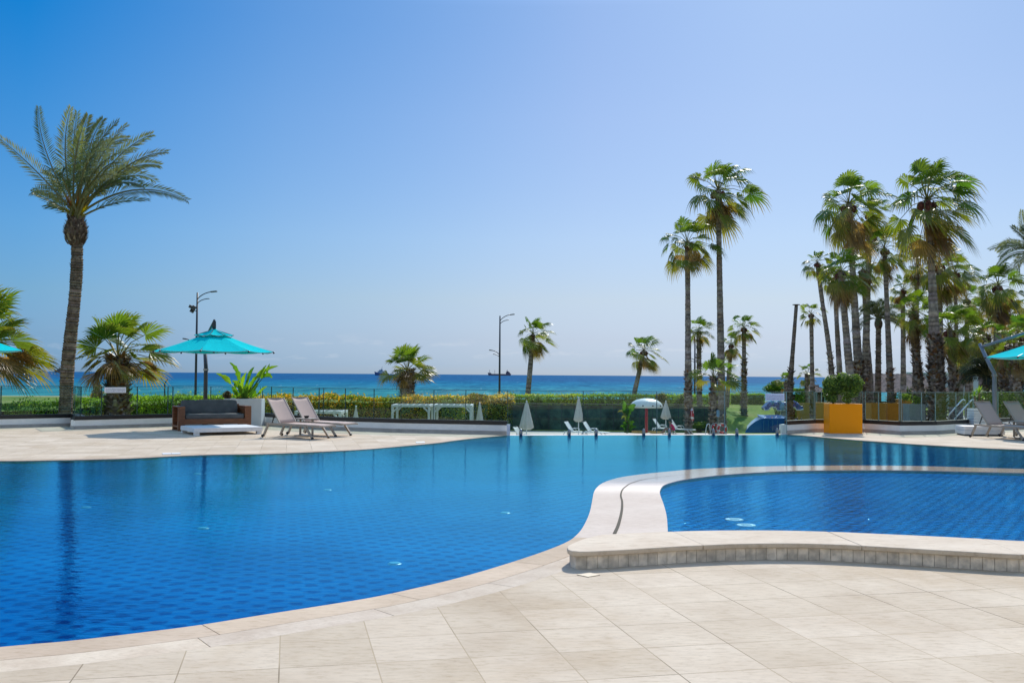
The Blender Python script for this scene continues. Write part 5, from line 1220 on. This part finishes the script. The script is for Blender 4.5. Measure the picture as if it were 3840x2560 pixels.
# mushroom fountain
p = W(2424, 1621, 65); t = thing('mushroom_fountain', p, 'white mushroom shaped water fountain on a red post beyond the infinity edge', 'fountain'); m = 65 / F
zt = W(2424, 1493, 65).z - p.z; zr = W(2424, 1527, 65).z - p.z; rr = 61.5 * m
mb = MB(); mb.lathe([(rr * .5, zr + .02), (rr * .97, zr - .02), (rr, zr + .05), (rr * .96, zr + .18), (rr * .85, zr + .34), (rr * .62, zt - .10), (rr * .3, zt - .02), (.02, zt)], n=32); mb.build('cap', M_mush, t, smooth=True)
mb = MB()
for k, a in enumerate((250, 285, 215, 320)):
    mb.cur = (0, 0, 0); mb.sphere((rr * .99 * math.cos(R(a)), rr * .99 * math.sin(R(a)), zr + .13), .05, nu=8, nv=6)
mb.build('nozzle', M_dark, t)
mb = MB(); mb.tube([V(0, 0, -.0), V(0, 0, zr + .1)], 5.6 * m, 16); mb.build('post', M_red, t, smooth=True)
q = MB(); q.tube([V(math.cos(R(a)) * 1.15, math.sin(R(a)) * .9, .03) + p for a in range(0, 361, 15)], .05, 6); tag(q.build('splash_ring', M_tan), 'low ochre ring kerb around the foot of the mushroom fountain', 'kerb ring')
# lifebuoys
def torus(mb, c, R0, r0, axis, cols=None, n=28, k=10):
    a = axis.orthogonal().normalized(); b = axis.cross(a).normalized(); ring = []
    for i in range(n):
        th_ = 2 * math.pi * i / n; d = a * math.cos(th_) + b * math.sin(th_); ring.append([mb.av(c + d * (R0 + r0 * math.cos(2 * math.pi * j / k)) + axis * r0 * math.sin(2 * math.pi * j / k)) for j in range(k)])
    for i in range(n):
        mb.mi = 1 if i % 7 >= 5 else 0
        for j in range(k): mb.af(ring[i][j], ring[(i + 1) % n][j], ring[(i + 1) % n][(j + 1) % k], ring[i][(j + 1) % k])
M_lr = simple('lifebuoy_red', (0.62, 0.02, 0.02), .5)
for (x, y, Y, Ro, ax, lb) in [(2596, 1554, 67.5, .34, V(.95, -.25, .05), 'red lifebuoy hung edge on at the right side of the shorter tall palm trunk'), (2683, 1604, 63, .20, V(.4, -.9, .2), 'red and white lifebuoy leaning at the foot of the young fan palm'), (2708, 1607, 63, .24, V(.2, -.95, .2), 'red and white lifebuoy leaning at the foot of the tallest middle palm')]:
    p = W(x, y, Y); t = thing('lifebuoy', p, lb, 'lifebuoy', 'lifebuoys by the lower pool'); mb = MB(); torus(mb, V(0, 0, 0), Ro, Ro * .25, ax.normalized()); mb.build('ring', [M_lr, M_white], t, smooth=True)
    mb = MB(); aa = ax.normalized(); u = aa.orthogonal().normalized(); w_ = aa.cross(u)
    mb.tube([(u * math.cos(i * .52) + w_ * math.sin(i * .52)) * (Ro + .13) for i in range(13)], .012, 5); mb.build('rope', M_white, t)
# blue sign, ladder
p = W(2692.5, 1550, 63.5); t = thing('safety_sign', p, 'narrow pale blue sign with three ring symbols on a post by the tallest middle palm', 'sign'); mb = MB(); mb.box((0, 0, 0), (.17, .02, .42)); mb.build('board', simple('sign_pale_blue', (0.30, 0.52, 0.72), .5), t)
for z in (.12, .0, -.12):
    mb = MB(); torus(mb, V(0, -.014, z), .042, .008, V(0, 1, 0), n=16, k=6); mb.build('symbol', [M_ink, M_ink], t)
mb = MB(); mb.tube([V(0, .02, -1.35), V(0, .02, .2)], .02, 6); mb.build('post', M_steel, t)
t = thing('pool_ladder', W(2647, 1624, 58), 'curved steel ladder handrail left of the young fan palm', 'ladder')
for dx in (0, .5):
    mb = MB(); mb.tube([LW(2645, 1628, 58 + dx, t), LW(2648, 1605, 58 + dx, t), LW(2651, 1593, 58 + dx, t), LW(2656, 1588, 58 + dx, t), LW(2661, 1591, 58 + dx, t), LW(2665, 1628, 58 + dx, t)], .022, 8); mb.build('handrail', M_rail, t, smooth=True)
# person seated beyond the pool edge
def skinned(name, joints, edges, mtl, parent, lv=2):
    me = bpy.data.meshes.new(name); me.from_pydata([j[0] for j in joints], edges, []); me.materials.append(mtl)
    o = bpy.data.objects.new(name, me); COL.objects.link(o); o.parent = parent
    s_ = o.modifiers.new('skin', 'SKIN'); s_.use_smooth_shade = True
    for i, (j, v) in enumerate(zip(joints, me.skin_vertices[0].data)): v.radius = (j[1], j[2] if len(j) > 2 else j[1]); v.use_root = (i == 0)
    o.modifiers.new('sub', 'SUBSURF').render_levels = lv; return o
pp = W(2524, 1621, 60); pt = thing('person', V(pp.x, pp.y, pp.z - .02), 'person with dark hair in a bright pink top sitting low beyond the infinity edge', 'person')
J = [(V(0, 0, .12), .15, .13), (V(-.05, 0, .32), .13, .11), (V(-.13, 0, .50), .16, .11), (V(-.17, 0, .60), .06, .06), (V(-.20, 0, .69), .085, .09), (V(-.21, 0, .79), .075, .085),
     (V(-.12, -.19, .50), .06), (V(-.18, -.24, .28), .045), (V(-.36, -.20, .24), .035), (V(-.12, .19, .50), .06), (V(-.18, .24, .28), .045), (V(-.36, .20, .24), .035),
     (V(-.10, -.12, .10), .09), (V(-.42, -.14, .28), .065), (V(-.62, -.13, .05), .045), (V(-.74, -.13, .03), .035), (V(-.10, .12, .10), .09), (V(-.42, .14, .28), .065), (V(-.62, .13, .05), .045), (V(-.74, .13, .03), .035)]
skinned('body', J, [(0, 1), (1, 2), (2, 3), (3, 4), (4, 5), (2, 6), (6, 7), (7, 8), (2, 9), (9, 10), (10, 11), (0, 12), (12, 13), (13, 14), (14, 15), (0, 16), (16, 17), (17, 18), (18, 19)], M_skin, pt)
skinned('top', [(V(.01, 0, .10), .20, .17), (V(-.03, 0, .30), .175, .15), (V(-.11, 0, .49), .19, .14), (V(-.11, -.20, .49), .08), (V(-.16, -.24, .36), .065), (V(-.11, .20, .49), .08), (V(-.16, .24, .36), .065)], [(0, 1), (1, 2), (2, 3), (3, 4), (2, 5), (5, 6)], M_pink, pt)
mb = MB(); mb.sphere((-.185, 0, .765), .115, (1.0, .95, 1.05), 14, 10); mb.sphere((-.10, 0, .66), .06, nu=8, nv=6); mb.build('hair', M_hair, pt, smooth=True)
# blue slide
Ys = 62; o = W(2860, 1622, Ys); t = thing('play_slide', o, 'broad blue play slide with curved flank beyond the right end of the infinity edge', 'slide')
prof = [(2793, 1623), (2800, 1609), (2815, 1593), (2832, 1580), (2851, 1570), (2868, 1567), (2900, 1568), (2950, 1567), (2995, 1575), (3000, 1623)]
mb = MB(); A = [LW(x, y, Ys, t) for x, y in prof]; Bk = [p + V(.4 * (1 if p.x < 0 else -.2), 1.6, .15 if p.z > .2 else 0) for p in A]; n = len(A)
ia = [mb.av(p) for p in A]; ib = [mb.av(p) for p in Bk]; mb.af(*ia); mb.af(*ib[::-1])
for k in range(n): mb.af(ia[(k + 1) % n], ia[k], ib[k], ib[(k + 1) % n])
mb.build('slide_body', M_blue, t, bevel=.03)
for k in range(4): mb = MB(); x = .05 + k * .28; mb.bar(V(x, -.01, .12), V(x + .02, -.01, .78), .02, .05); mb.build('groove', M_lblue, t)
for (x, y, mm) in [(2854, 1569, M_red), (2871, 1566, M_red), (2895, 1565, M_red), (2964, 1568, M_blue), (2990, 1569, M_dark), (3005, 1571, M_dark)]:
    mb = MB(); mb.sphere(LW(x, y, Ys + .5, t), .06, nu=10, nv=7); mb.build('knob', mm, t, smooth=True)
# blue play canopy
Yc = 66; o = W(2940, 1575, Yc); o.z = ground_z(o.x, o.y); t = thing('play_canopy', o, 'shiny dark blue many humped play canopy with white wavy hem behind the right notice', 'play structure')
top = [(2862, 1524), (2868, 1521), (2876, 1510), (2888, 1503), (2905, 1506), (2920, 1504), (2935, 1507), (2950, 1506), (2965, 1503), (2980, 1504), (2990, 1510), (2998, 1521), (3007, 1521)]
bot = [(3007, 1533), (2998, 1536), (2982, 1536), (2975, 1526), (2955, 1525), (2945, 1537), (2910, 1538), (2903, 1526), (2886, 1524), (2878, 1535), (2864, 1537), (2861, 1530)]
def slab(name, pts, y0, y1, mtl, bev):
    mb = MB(); A = [LW(x, y, Yc, t) + V(0, y0, 0) for x, y in pts]; Bk = [p + V(0, y1 - y0, 0) for p in A]; n = len(A); ia = [mb.av(p) for p in A]; ib = [mb.av(p) for p in Bk]; mb.af(*ia); mb.af(*ib[::-1])
    for k in range(n): mb.af(ia[(k + 1) % n], ia[k], ib[k], ib[(k + 1) % n])
    return mb.build(name, mtl, t, bevel=bev, tri=True)
slab('shell', top + bot, -.3, .5, M_blue, .04)
hem = bot; mb = MB(); pts = [LW(x, y, Yc, t) + V(0, -.33, 0) for x, y in bot]; mb.tube(pts, .045, 8); mb.build('hem', M_white, t, smooth=True)
for (x, y, r0, mm) in [(2892, 1508, .13, M_lblue), (2918, 1506, .11, M_lblue), (2928, 1523, .19, M_lblue), (2946, 1514, .13, M_blue), (2958, 1508, .13, M_lblue), (2972, 1508, .11, M_blue), (2905, 1515, .15, M_blue), (2960, 1519, .10, M_lblue), (2885, 1518, .12, M_blue), (2984, 1516, .12, M_blue)]:
    mb = MB(); mb.sphere(LW(x, y, Yc, t) + V(0, -.32, 0), r0, (1, .8, 1.1 if r0 < .18 else 1.4), 14, 10); mb.build('hump', mm, t, smooth=True)
c = LW(2942, 1536, Yc, t); mb = MB(); mb.box((c.x, .1, c.z / 2), (.42, .35, c.z)); mb.build('column', M_plinth, t, bevel=.02)
# pergola frames
M_perg = simple('pergola_paint', (0.60, 0.61, 0.60), .6)
def pergola(x0, x1, y0, Y, d, label):
    a, b = W(x0, y0, Y), W(x1, y0, Y); zg = ground_z(a.x, a.y); t = thing('pergola_frame', V(a.x, a.y, zg), label, 'pergola', 'white pergola frames'); w = b.x - a.x; h = a.z - zg
    for x in (.06, w - .06):
        for y in (0, d): 
            mb = MB(); mb.box((x, y, h / 2 - .06), (.12, .12, h - .12)); s_ = 1 if x < 1 else -1; mb.bar((x + s_ * .02, y, h - .40), (x + s_ * .30, y, h - .12), .10, .08); mb.build('leg', M_perg, t)
    mb = MB()
    for y in (0, d): mb.box((w / 2, y, h - .06), (w, .12, .12))
    for x in (.06, w - .06): mb.box((x, d / 2, h - .06), (.12, d - .12, .12))
    mb.build('top_frame', M_perg, t)
    mb = MB()
    for k in range(5): mb.box((w * (k + 1) / 6, d / 2, h - .05), (.05, d - .12, .06))
    mb.build('cross_beam', M_perg, t)
pergola(1468, 1613, 1517, 54, 2.2, 'white pergola frame, the left of the adjoining two behind the golden hedge side')
pergola(1624, 1770, 1517, 54, 2.2, 'white pergola frame, the right of the adjoining two, next to a closed parasol')
pergola(1105, 1280, 1540, 46, 1.8, 'low white pergola frame seen just above the curb right of the beige loungers')

# ------------------------------------------------------------------ street lamps, security post
def street_lamp(base, top, Y, arms, label, flood=None):
    b, tp_ = W(base[0], base[1], Y), W(top[0], top[1], Y); zg = ground_z(b.x, b.y); t = thing('street_lamp', V(b.x, b.y, zg), label, 'street lamp', 'dark street lamps along the promenade'); m = Y / F
    h = tp_ - Vector(t.location); mb = MB(); mb.tube([V(0, 0, 0), V(0, 0, .6), h * .5, h], [.12, .10, .085, .06], 10); mb.build('pole', M_dark, t, smooth=True)
    for (x0, y0, x1, y1, inner) in arms:
        p0, p2 = W(x0, y0, Y) - Vector(t.location), W(x1, y1, Y) - Vector(t.location)
        P1 = V(p0.x + (p2.x - p0.x) * .3, p0.y, p2.z - (p2.z - p0.z) * .05); pts = [p0 * (1 - k / 8) ** 2 + P1 * 2 * (k / 8) * (1 - k / 8) + p2 * (k / 8) ** 2 for k in range(9)]
        mb = MB(); mb.tube(pts[:7], .035, 7)
        q0 = p0 - V(0, 0, abs(p2.x - p0.x) * .22); mb.tube([q0 + (p - p0) * .62 for p in pts], .03, 6); mb.build('arm', M_dark, t, smooth=True)
        e = pts[6]; d = (p2 - e).normalized(); mb = MB(); M = Matrix.Rotation(-math.atan2(d.z, d.x), 3, 'Y'); mb.box((e + p2) / 2, ((p2 - e).length, .26, .09), M=M); mb.build('lamp_head', M_bronze, t, bevel=.03)
    if flood:
        for (x, y) in flood:
            p = W(x, y, Y) - Vector(t.location); mb = MB(); mb.box(p, (.28, .16, .22), M=Matrix.Rotation(.5, 3, 'Y')); mb.build('floodlight', M_bronze, t, bevel=.02)
        x, y = flood[0]; mb = MB(); mb.bar(W(x, y + 8, Y) - Vector(t.location), W(737, 1167, Y) - Vector(t.location), .05, .05); mb.build('bracket', M_dark, t)
    return t
street_lamp((733, 1478), (740.5, 1097), 72, [(740, 1122, 814, 1092, 1), (734, 1300, 686, 1269, 1)], 'street lamp with side floodlights behind the turquoise umbrella', flood=[(716, 1150), (723, 1161), (728, 1152), (720, 1166)])
street_lamp((1873, 1477), (1875, 1184), 92, [(1875, 1203, 1930, 1178, 1), (1873, 1330, 1834, 1312, 1)], 'street lamp standing in front of the cargo ship near the centre')
street_lamp((2605, 1478), (2606, 1270), 96, [(2605, 1350, 2568, 1340, 1)], 'thin street lamp between the two tall middle palm trunks')
b = W(618, 1486, 50); t = thing('security_post', V(b.x, b.y, ground_z(b.x, b.y)), 'dark Y topped security fence post in the hedge left of the umbrella', 'post'); o_ = Vector(t.location)
mb = MB(); mb.tube([V(0, 0, 0), W(618, 1436, 50) - o_], .035, 6); mb.build('post', M_dark, t)
for x in (604, 630): mb = MB(); mb.tube([W(618, 1437, 50) - o_, W(x, 1420, 50) - o_], .028, 6); mb.build('arm', M_dark, t)

# ------------------------------------------------------------------ right background: thatch, building, planters, rails
def thatch_hut(x0, x1, yr, ye, Y, d, label):
    a, b = W(x0, ye, Y), W(x1, ye, Y); zr = W(x0, yr, Y + d / 2).z; zg = ground_z(a.x, a.y); t = thing('thatched_hut', V(a.x, a.y, zg), label, 'thatched hut', 'thatched huts in the garden'); w = b.x - a.x; ze = a.z - zg; zr -= zg
    mb = MB(); r_ = random.Random(int(x0)); ly = 7
    for k in range(ly):
        f0, f1 = k / ly, (k + 1) / ly + .06; z0, z1 = ze + (zr - ze) * f0, ze + (zr - ze) * min(1, f1); i0, i1 = f0 * d / 2, min(1, f1) * d / 2; dx0, dx1 = f0 * d * .35, f1 * d * .35; drop = .07
        n = 30
        fr = [V(dx0 + (w - 2 * dx0) * i / n, i0 - .06, z0 - drop - r_.uniform(0, .07)) for i in range(n + 1)]; bk_ = [V(dx1 + (w - 2 * dx1) * i / n, i1, z1 + r_.uniform(-.02, .02)) for i in range(n + 1)]
        for i in range(n):
            mb.poly([fr[i], fr[i + 1], bk_[i + 1], bk_[i]]); mb.poly([fr[i] + V(0, .08, 0), fr[i + 1] + V(0, .08, 0), fr[i + 1], fr[i]])
            F2 = [V(p.x, d - p.y, p.z) for p in (fr[i], fr[i + 1], bk_[i + 1], bk_[i])]; mb.poly(F2[::-1])
        for s_ in (0, 1):
            x_0, x_1 = (dx0 - .05, dx1) if s_ == 0 else (w - dx0 + .05, w - dx1)
            mb.poly([V(x_0, i0, z0 - drop), V(x_1, i1, z1), V(x_1, d - i1, z1), V(x_0, d - i0, z0 - drop)])
    mb.build('roof', M_thatch, t)
    for x in [w * (k + .5) / 4 for k in range(4)]:
        for y in (.3, d - .3): mb = MB(); mb.tube([V(x, y, 0), V(x, y, ze + .1)], .08, 8); mb.build('post', M_core, t)
thatch_hut(3225, 3570, 1400, 1463, 72, 4.5, 'long thatched hut with brown layered roof behind the palm trunks')
thatch_hut(3046, 3118, 1442, 1465, 74, 2.5, 'small thatched hut just behind the shrub of the yellow planter')
a, b = W(3545, 1400, 80), W(3690, 1400, 80); zg = ground_z(a.x, a.y); t = thing('building', V(a.x, a.y, zg), 'flat pale building with blank walls behind the grove', 'building')
mb = MB(); w = b.x - a.x; h = a.z - zg; mb.box((w / 2, 2.5, h / 2), (w, 5, h)); mb.build('wall', M_bwall, t)
mb = MB(); mb.box((w / 2, 2.5, h + .05), (w + .2, 5.2, .10)); mb.build('roof', M_white, t)
mb = MB(); mb.box((w * .25, -.02, h * .45), (.9, .05, 1.1)); mb.build('window', M_black, t)
a, b = W(3452, 1398, 84), W(3512, 1398, 84); zg = ground_z(a.x, a.y); t = thing('building', V(a.x, a.y, zg), 'small pale flat roofed building seen left of the tallest right trunk', 'building')
w = b.x - a.x; h = a.z - zg; mb = MB(); mb.box((w / 2, 1.5, h / 2), (w, 3, h)); mb.build('wall', M_bwall, t); mb = MB(); mb.box((w / 2, 1.5, h + .04), (w + .15, 3.15, .08)); mb.build('roof', M_white, t)
a, b = W(3000, 1510, 68), W(3440, 1510, 76); mb = MB(); zb = ground_z(b.x, b.y) - .8; A = V(a.x, a.y, zb); Bv = V(b.x, b.y, zb); thick(mb, A, Bv, zb, a.z, .3); tag(mb.build('garden_wall', M_tan), 'low ochre garden wall behind the yellow planter', 'wall')
a, b = W(3006, 1467, 84), W(3260, 1467, 84); mb = MB(); thick(mb, V(a.x, a.y, 0), V(b.x, b.y, 0), -1.6, a.z, .3); tag(mb.build('garden_wall', simple('pale_green_wall', (0.42, 0.50, 0.46), .8)), 'pale grey green wall above the low ochre wall', 'wall')
M_trough = simple('grey_green_trough', (0.36, 0.38, 0.34), .8)
M_or2 = simple('dull_orange_planter', (0.62, 0.25, 0.02), .5)
def small_planter(x0, x1, yt, Y, m_, label, slats=False):
    a, b = W(x0, yt, Y), W(x1, yt, Y); zg = -.835; planter_box('planter', V(a.x, a.y, zg), b.x - a.x, .9, a.z - zg, 0, m_, label, slats=slats, group='planters on the upper terrace')
small_planter(3268, 3322, 1511, 52, M_or2, 'orange box planter seen through the glass right beside the yellow planter')
small_planter(3330, 3370, 1511, 53, M_or2, 'orange box planter seen through the glass just left of the fence corner')
small_planter(3380, 3420, 1497, 54, M_or2, 'taller orange box planter just right of the fence corner')
small_planter(3410, 3470, 1514, 50, M_trough, 'pale slatted trough planter seen through the glass right of the fence corner', True)
small_planter(3735, 3790, 1511, 44, M_or2, 'orange box planter seen between the two right hand loungers')
small_planter(3812, 3850, 1506, 44, M_or2, 'orange box planter at the right picture edge')
for k, (x, y, lb) in enumerate([(3438, 1500, 'small green plant in the pale slatted trough'), (3400, 1490, 'dark green plant in the taller orange planter'), (3762, 1500, 'green plant in the orange planter between the right hand loungers'), (3836, 1490, 'bright green plant in the orange planter at the right picture edge')]):
    bush(None, 'potted_plant', W(x, y, 50.4 if k < 2 else 44.5), (.30, .25, .22), 350, .09, [G1, G3], 400 + k); tag([o for o in bpy.data.objects if o.name.startswith('potted_plant')][-1], lb, 'plant', 'plants in the terrace planters')
for k, (x0, y0, x1, y1, lb) in enumerate([(3557, 1556, 3612, 1497, 'slanting steel stair handrail behind the glass, the left of the two'), (3578, 1572, 3648, 1497, 'slanting steel stair handrail behind the glass, the right of the two')]):
    Y = 36 - k * 1.0; t = thing('handrail', W(x0, y0, Y), lb, 'handrail', 'steel stair handrails'); mb = MB(); q = LW(x1, y1, Y, t)
    mb.tube([V(0, 0, 0), q - V(.05, 0, .03), q, q + V(.08, 0, -.05)], .028, 8); mb.build('rail', M_rail, t, smooth=True)
    mb = MB(); zz = -.835 - t.location.z; mb.tube([V(0.0, 0, zz), V(0, 0, .0)], .02, 6); mb.tube([q + V(.08, 0, -.05), V(q.x + .08, 0, zz)], .02, 6); mb.build('post', M_steel, t)

# ------------------------------------------------------------------ hotel behind the camera (unseen; added for warm bounced fill and glass reflections)
t = thing('hotel_building', (0, -16, 0), 'unseen long white hotel front with rows of balconies and dark windows facing the pool', 'building')
M_hotel = simple('hotel_render', (0.84, 0.78, 0.70), .8, var=.04, scale=.5)
mb = MB(); mb.box((0, -5, 8), (96, 10, 18)); mb.build('wall', M_hotel, t)
for f in range(5):
    mb = MB(); mb.box((0, .9, 2.9 + f * 3.1), (95, 1.8, .18)); mb.build('balcony_slab', M_white, t)
    mb = MB(); mb.box((0, 1.75, 3.95 + f * 3.1), (95, .05, .05)); mb.box((0, 1.75, 3.45 + f * 3.1), (95, .04, .04)); 
    for k in range(20): mb.box((-47.2 + k * 4.97, 1.75, 3.45 + f * 3.1), (.06, .06, .95))
    mb.build('railing', M_white, t)
    for k in range(14): mb = MB(); mb.box((-44 + k * 6.77, .02, 1.45 + f * 3.1), (2.6, .06, 2.3)); mb.build('window', M_black, t)

# ------------------------------------------------------------------ ships
def ship(px, py, Ln, Y, label, hull, sup, kind):
    p = W(px, py, Y); t = thing('ship', V(p.x, Y, -5), label, 'ship', 'ships on the horizon'); m = Y / F; l = Ln * m
    k = l; H = {'cargo': .095, 'tug': .20, 'far': .2}[kind] * l
    mb = MB(); out = [(-.5, H * 1.25), (-.47, 0), (.47, 0), (.5, H * .9), (.28, H * .9), (.27, H * .75), (-.34, H * .75), (-.36, H * 1.2)] if kind == 'cargo' else [(-.5, H * 1.4), (-.44, 0), (.5, 0), (.5, H * .75), (-.1, H * .8), (-.3, H * 1.05)]
    A = [V(x * l, -.06 * l, z) for x, z in out]; B_ = [V(x * l, .06 * l, z) for x, z in out]; n = len(A); ia = [mb.av(q) for q in A]; ib = [mb.av(q) for q in B_]; mb.af(*ia); mb.af(*ib[::-1])
    for j in range(n): mb.af(ia[(j + 1) % n], ia[j], ib[j], ib[(j + 1) % n])
    mb.build('hull', hull, t, tri=True)
    mb = MB()
    bx = [((.36, H * 1.2), (.18, H * .6)), ((.35, H * 1.65), (.11, H * .4)), ((.33, H * 1.9), (.07, H * .3))] if kind == 'cargo' else [((-.05, H * 1.15), (.45, H * .8)), ((-.05, H * 1.7), (.25, H * .5)), ((.0, H * 2.0), (.12, H * .35))]
    for (x, z), (w, hh) in bx: mb.box((x * l, 0, z), (w * l, .09 * l, hh))
    mb.build('superstructure', sup, t)
    mb = MB()
    ms = [(-.42, H * 2.5), (-.20, H * 2.5), (.33, H * 2.7)] if kind == 'cargo' else [(0.03, H * 3.2), (-.02, H * 2.6)]
    for x, z in ms: mb.tube([V(x * l, 0, H * .7), V(x * l, 0, z)], l * .007, 6); mb.box((x * l, 0, z * .93), (l * .03, l * .01, l * .006))
    mb.build('mast', hull, t)
ship(1873, 1407, 88, 8000, 'long low dark cargo ship on the horizon behind the central street lamp', M_shipd, M_shipd, 'cargo')
ship(1431, 1406, 54, 4200, 'blue hulled ship with pale deckhouse on the horizon left of the squat fan palm', M_shipb, M_shipw, 'tug')
ship(223, 1394, 36, 7000, 'dark ship on the horizon half hidden by the tall date palm trunk', M_shipd, M_shipd, 'far')

# ------------------------------------------------------------------ light
SUN_EL, SUN_AZ = R(39.5), R(18)        # azimuth clockwise from +Y
w = bpy.data.worlds.new('World'); SC.world = w; w.use_nodes = True; nt = w.node_tree; nt.nodes.clear()
out = N(nt, 'OutputWorld'); bg = N(nt, 'Background', Strength=0.10); sky = N(nt, 'TexSky', sky_type='NISHITA')
sky.sun_disc = False; sky.sun_elevation = SUN_EL; sky.sun_rotation = SUN_AZ; sky.altitude = 0; sky.air_density = 1.0; sky.dust_density = 0.35; sky.ozone_density = 4.0
dr = N(nt, 'SeparateXYZ'); L(nt, N(nt, 'TexCoord').outputs['Generated'], dr.inputs[0])
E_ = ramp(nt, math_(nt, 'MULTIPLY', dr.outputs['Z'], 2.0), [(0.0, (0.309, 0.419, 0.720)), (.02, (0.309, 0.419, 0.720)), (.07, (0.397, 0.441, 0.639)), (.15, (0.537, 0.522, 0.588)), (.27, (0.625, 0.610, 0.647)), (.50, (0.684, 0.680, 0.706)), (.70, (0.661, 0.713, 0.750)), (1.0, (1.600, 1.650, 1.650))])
hl = math_(nt, 'SQRT', math_(nt, 'ADD', math_(nt, 'MULTIPLY', dr.outputs['X'], dr.outputs['X']), math_(nt, 'MULTIPLY', dr.outputs['Y'], dr.outputs['Y'])))
u_ = math_(nt, 'ADD', math_(nt, 'DIVIDE', dr.outputs['X'], math_(nt, 'ADD', hl, 1e-4)), 0.6)
Ah = ramp(nt, u_, [(0.0, (.03, .58, 1.0)), (.157, (.035, .62, 1.0)), (.373, (.50, .80, 1.0)), (.678, (.93, .95, 1.0)), (.85, (1, 1, 1))])
Al = ramp(nt, u_, [(0.0, (.56, .82, 1.0)), (.157, (.60, .84, 1.0)), (.373, (.84, .94, 1.0)), (.6, (1, 1, 1))])
tz = N(nt, 'MapRange'); tz.inputs['From Min'].default_value = 0.0; tz.inputs['From Max'].default_value = 0.33; L(nt, dr.outputs['Z'], tz.inputs['Value'])
A_ = mixc(nt, tz.outputs[0], Al, Ah)
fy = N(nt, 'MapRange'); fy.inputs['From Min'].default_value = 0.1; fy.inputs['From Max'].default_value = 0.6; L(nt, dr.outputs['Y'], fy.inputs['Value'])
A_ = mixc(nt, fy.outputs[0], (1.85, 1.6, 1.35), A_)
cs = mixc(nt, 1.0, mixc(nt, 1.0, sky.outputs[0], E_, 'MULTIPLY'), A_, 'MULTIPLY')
cm_ = N(nt, 'Mapping'); cm_.inputs['Scale'].default_value = (22, 22, 110); L(nt, N(nt, 'TexCoord').outputs['Generated'], cm_.inputs['Vector'])
cn = N(nt, 'TexNoise', Scale=1.0, Detail=6.0, Roughness=0.6); L(nt, cm_.outputs[0], cn.inputs['Vector'])
band = ramp(nt, math_(nt, 'MULTIPLY', dr.outputs['Z'], 10.0), [(0.06, (0, 0, 0)), (0.16, (1, 1, 1)), (0.26, (1, 1, 1)), (0.42, (0, 0, 0))])
cf = math_(nt, 'MULTIPLY', ramp(nt, cn.outputs['Fac'], [(0.56, (0, 0, 0)), (0.72, (1, 1, 1))]), band)
cs = mixc(nt, math_(nt, 'MULTIPLY', cf, 0.22), cs, (6.2, 6.3, 6.5))
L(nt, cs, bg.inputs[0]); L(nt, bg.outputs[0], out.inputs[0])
sd_ = bpy.data.lights.new('sun', 'SUN'); sd_.energy = 3.0; sd_.angle = R(0.5); sd_.color = (1.0, 0.955, 0.88)
so_ = bpy.data.objects.new('sun', sd_); COL.objects.link(so_)
dirv = V(math.sin(SUN_AZ) * math.cos(SUN_EL), math.cos(SUN_AZ) * math.cos(SUN_EL), math.sin(SUN_EL))
so_.rotation_euler = dirv.to_track_quat('Z', 'Y').to_euler(); so_.location = (0, 0, 30)
vs = SC.view_settings; vs.view_transform = 'Standard'; vs.look = 'None'; vs.gamma = 1.0; vs.exposure = 0.50; vs.use_curve_mapping = False
cy = SC.cycles; cy.max_bounces = 7; cy.transparent_max_bounces = 24; cy.diffuse_bounces = 3; cy.glossy_bounces = 4; cy.transmission_bounces = 4; cy.caustics_reflective = False; cy.caustics_refractive = False
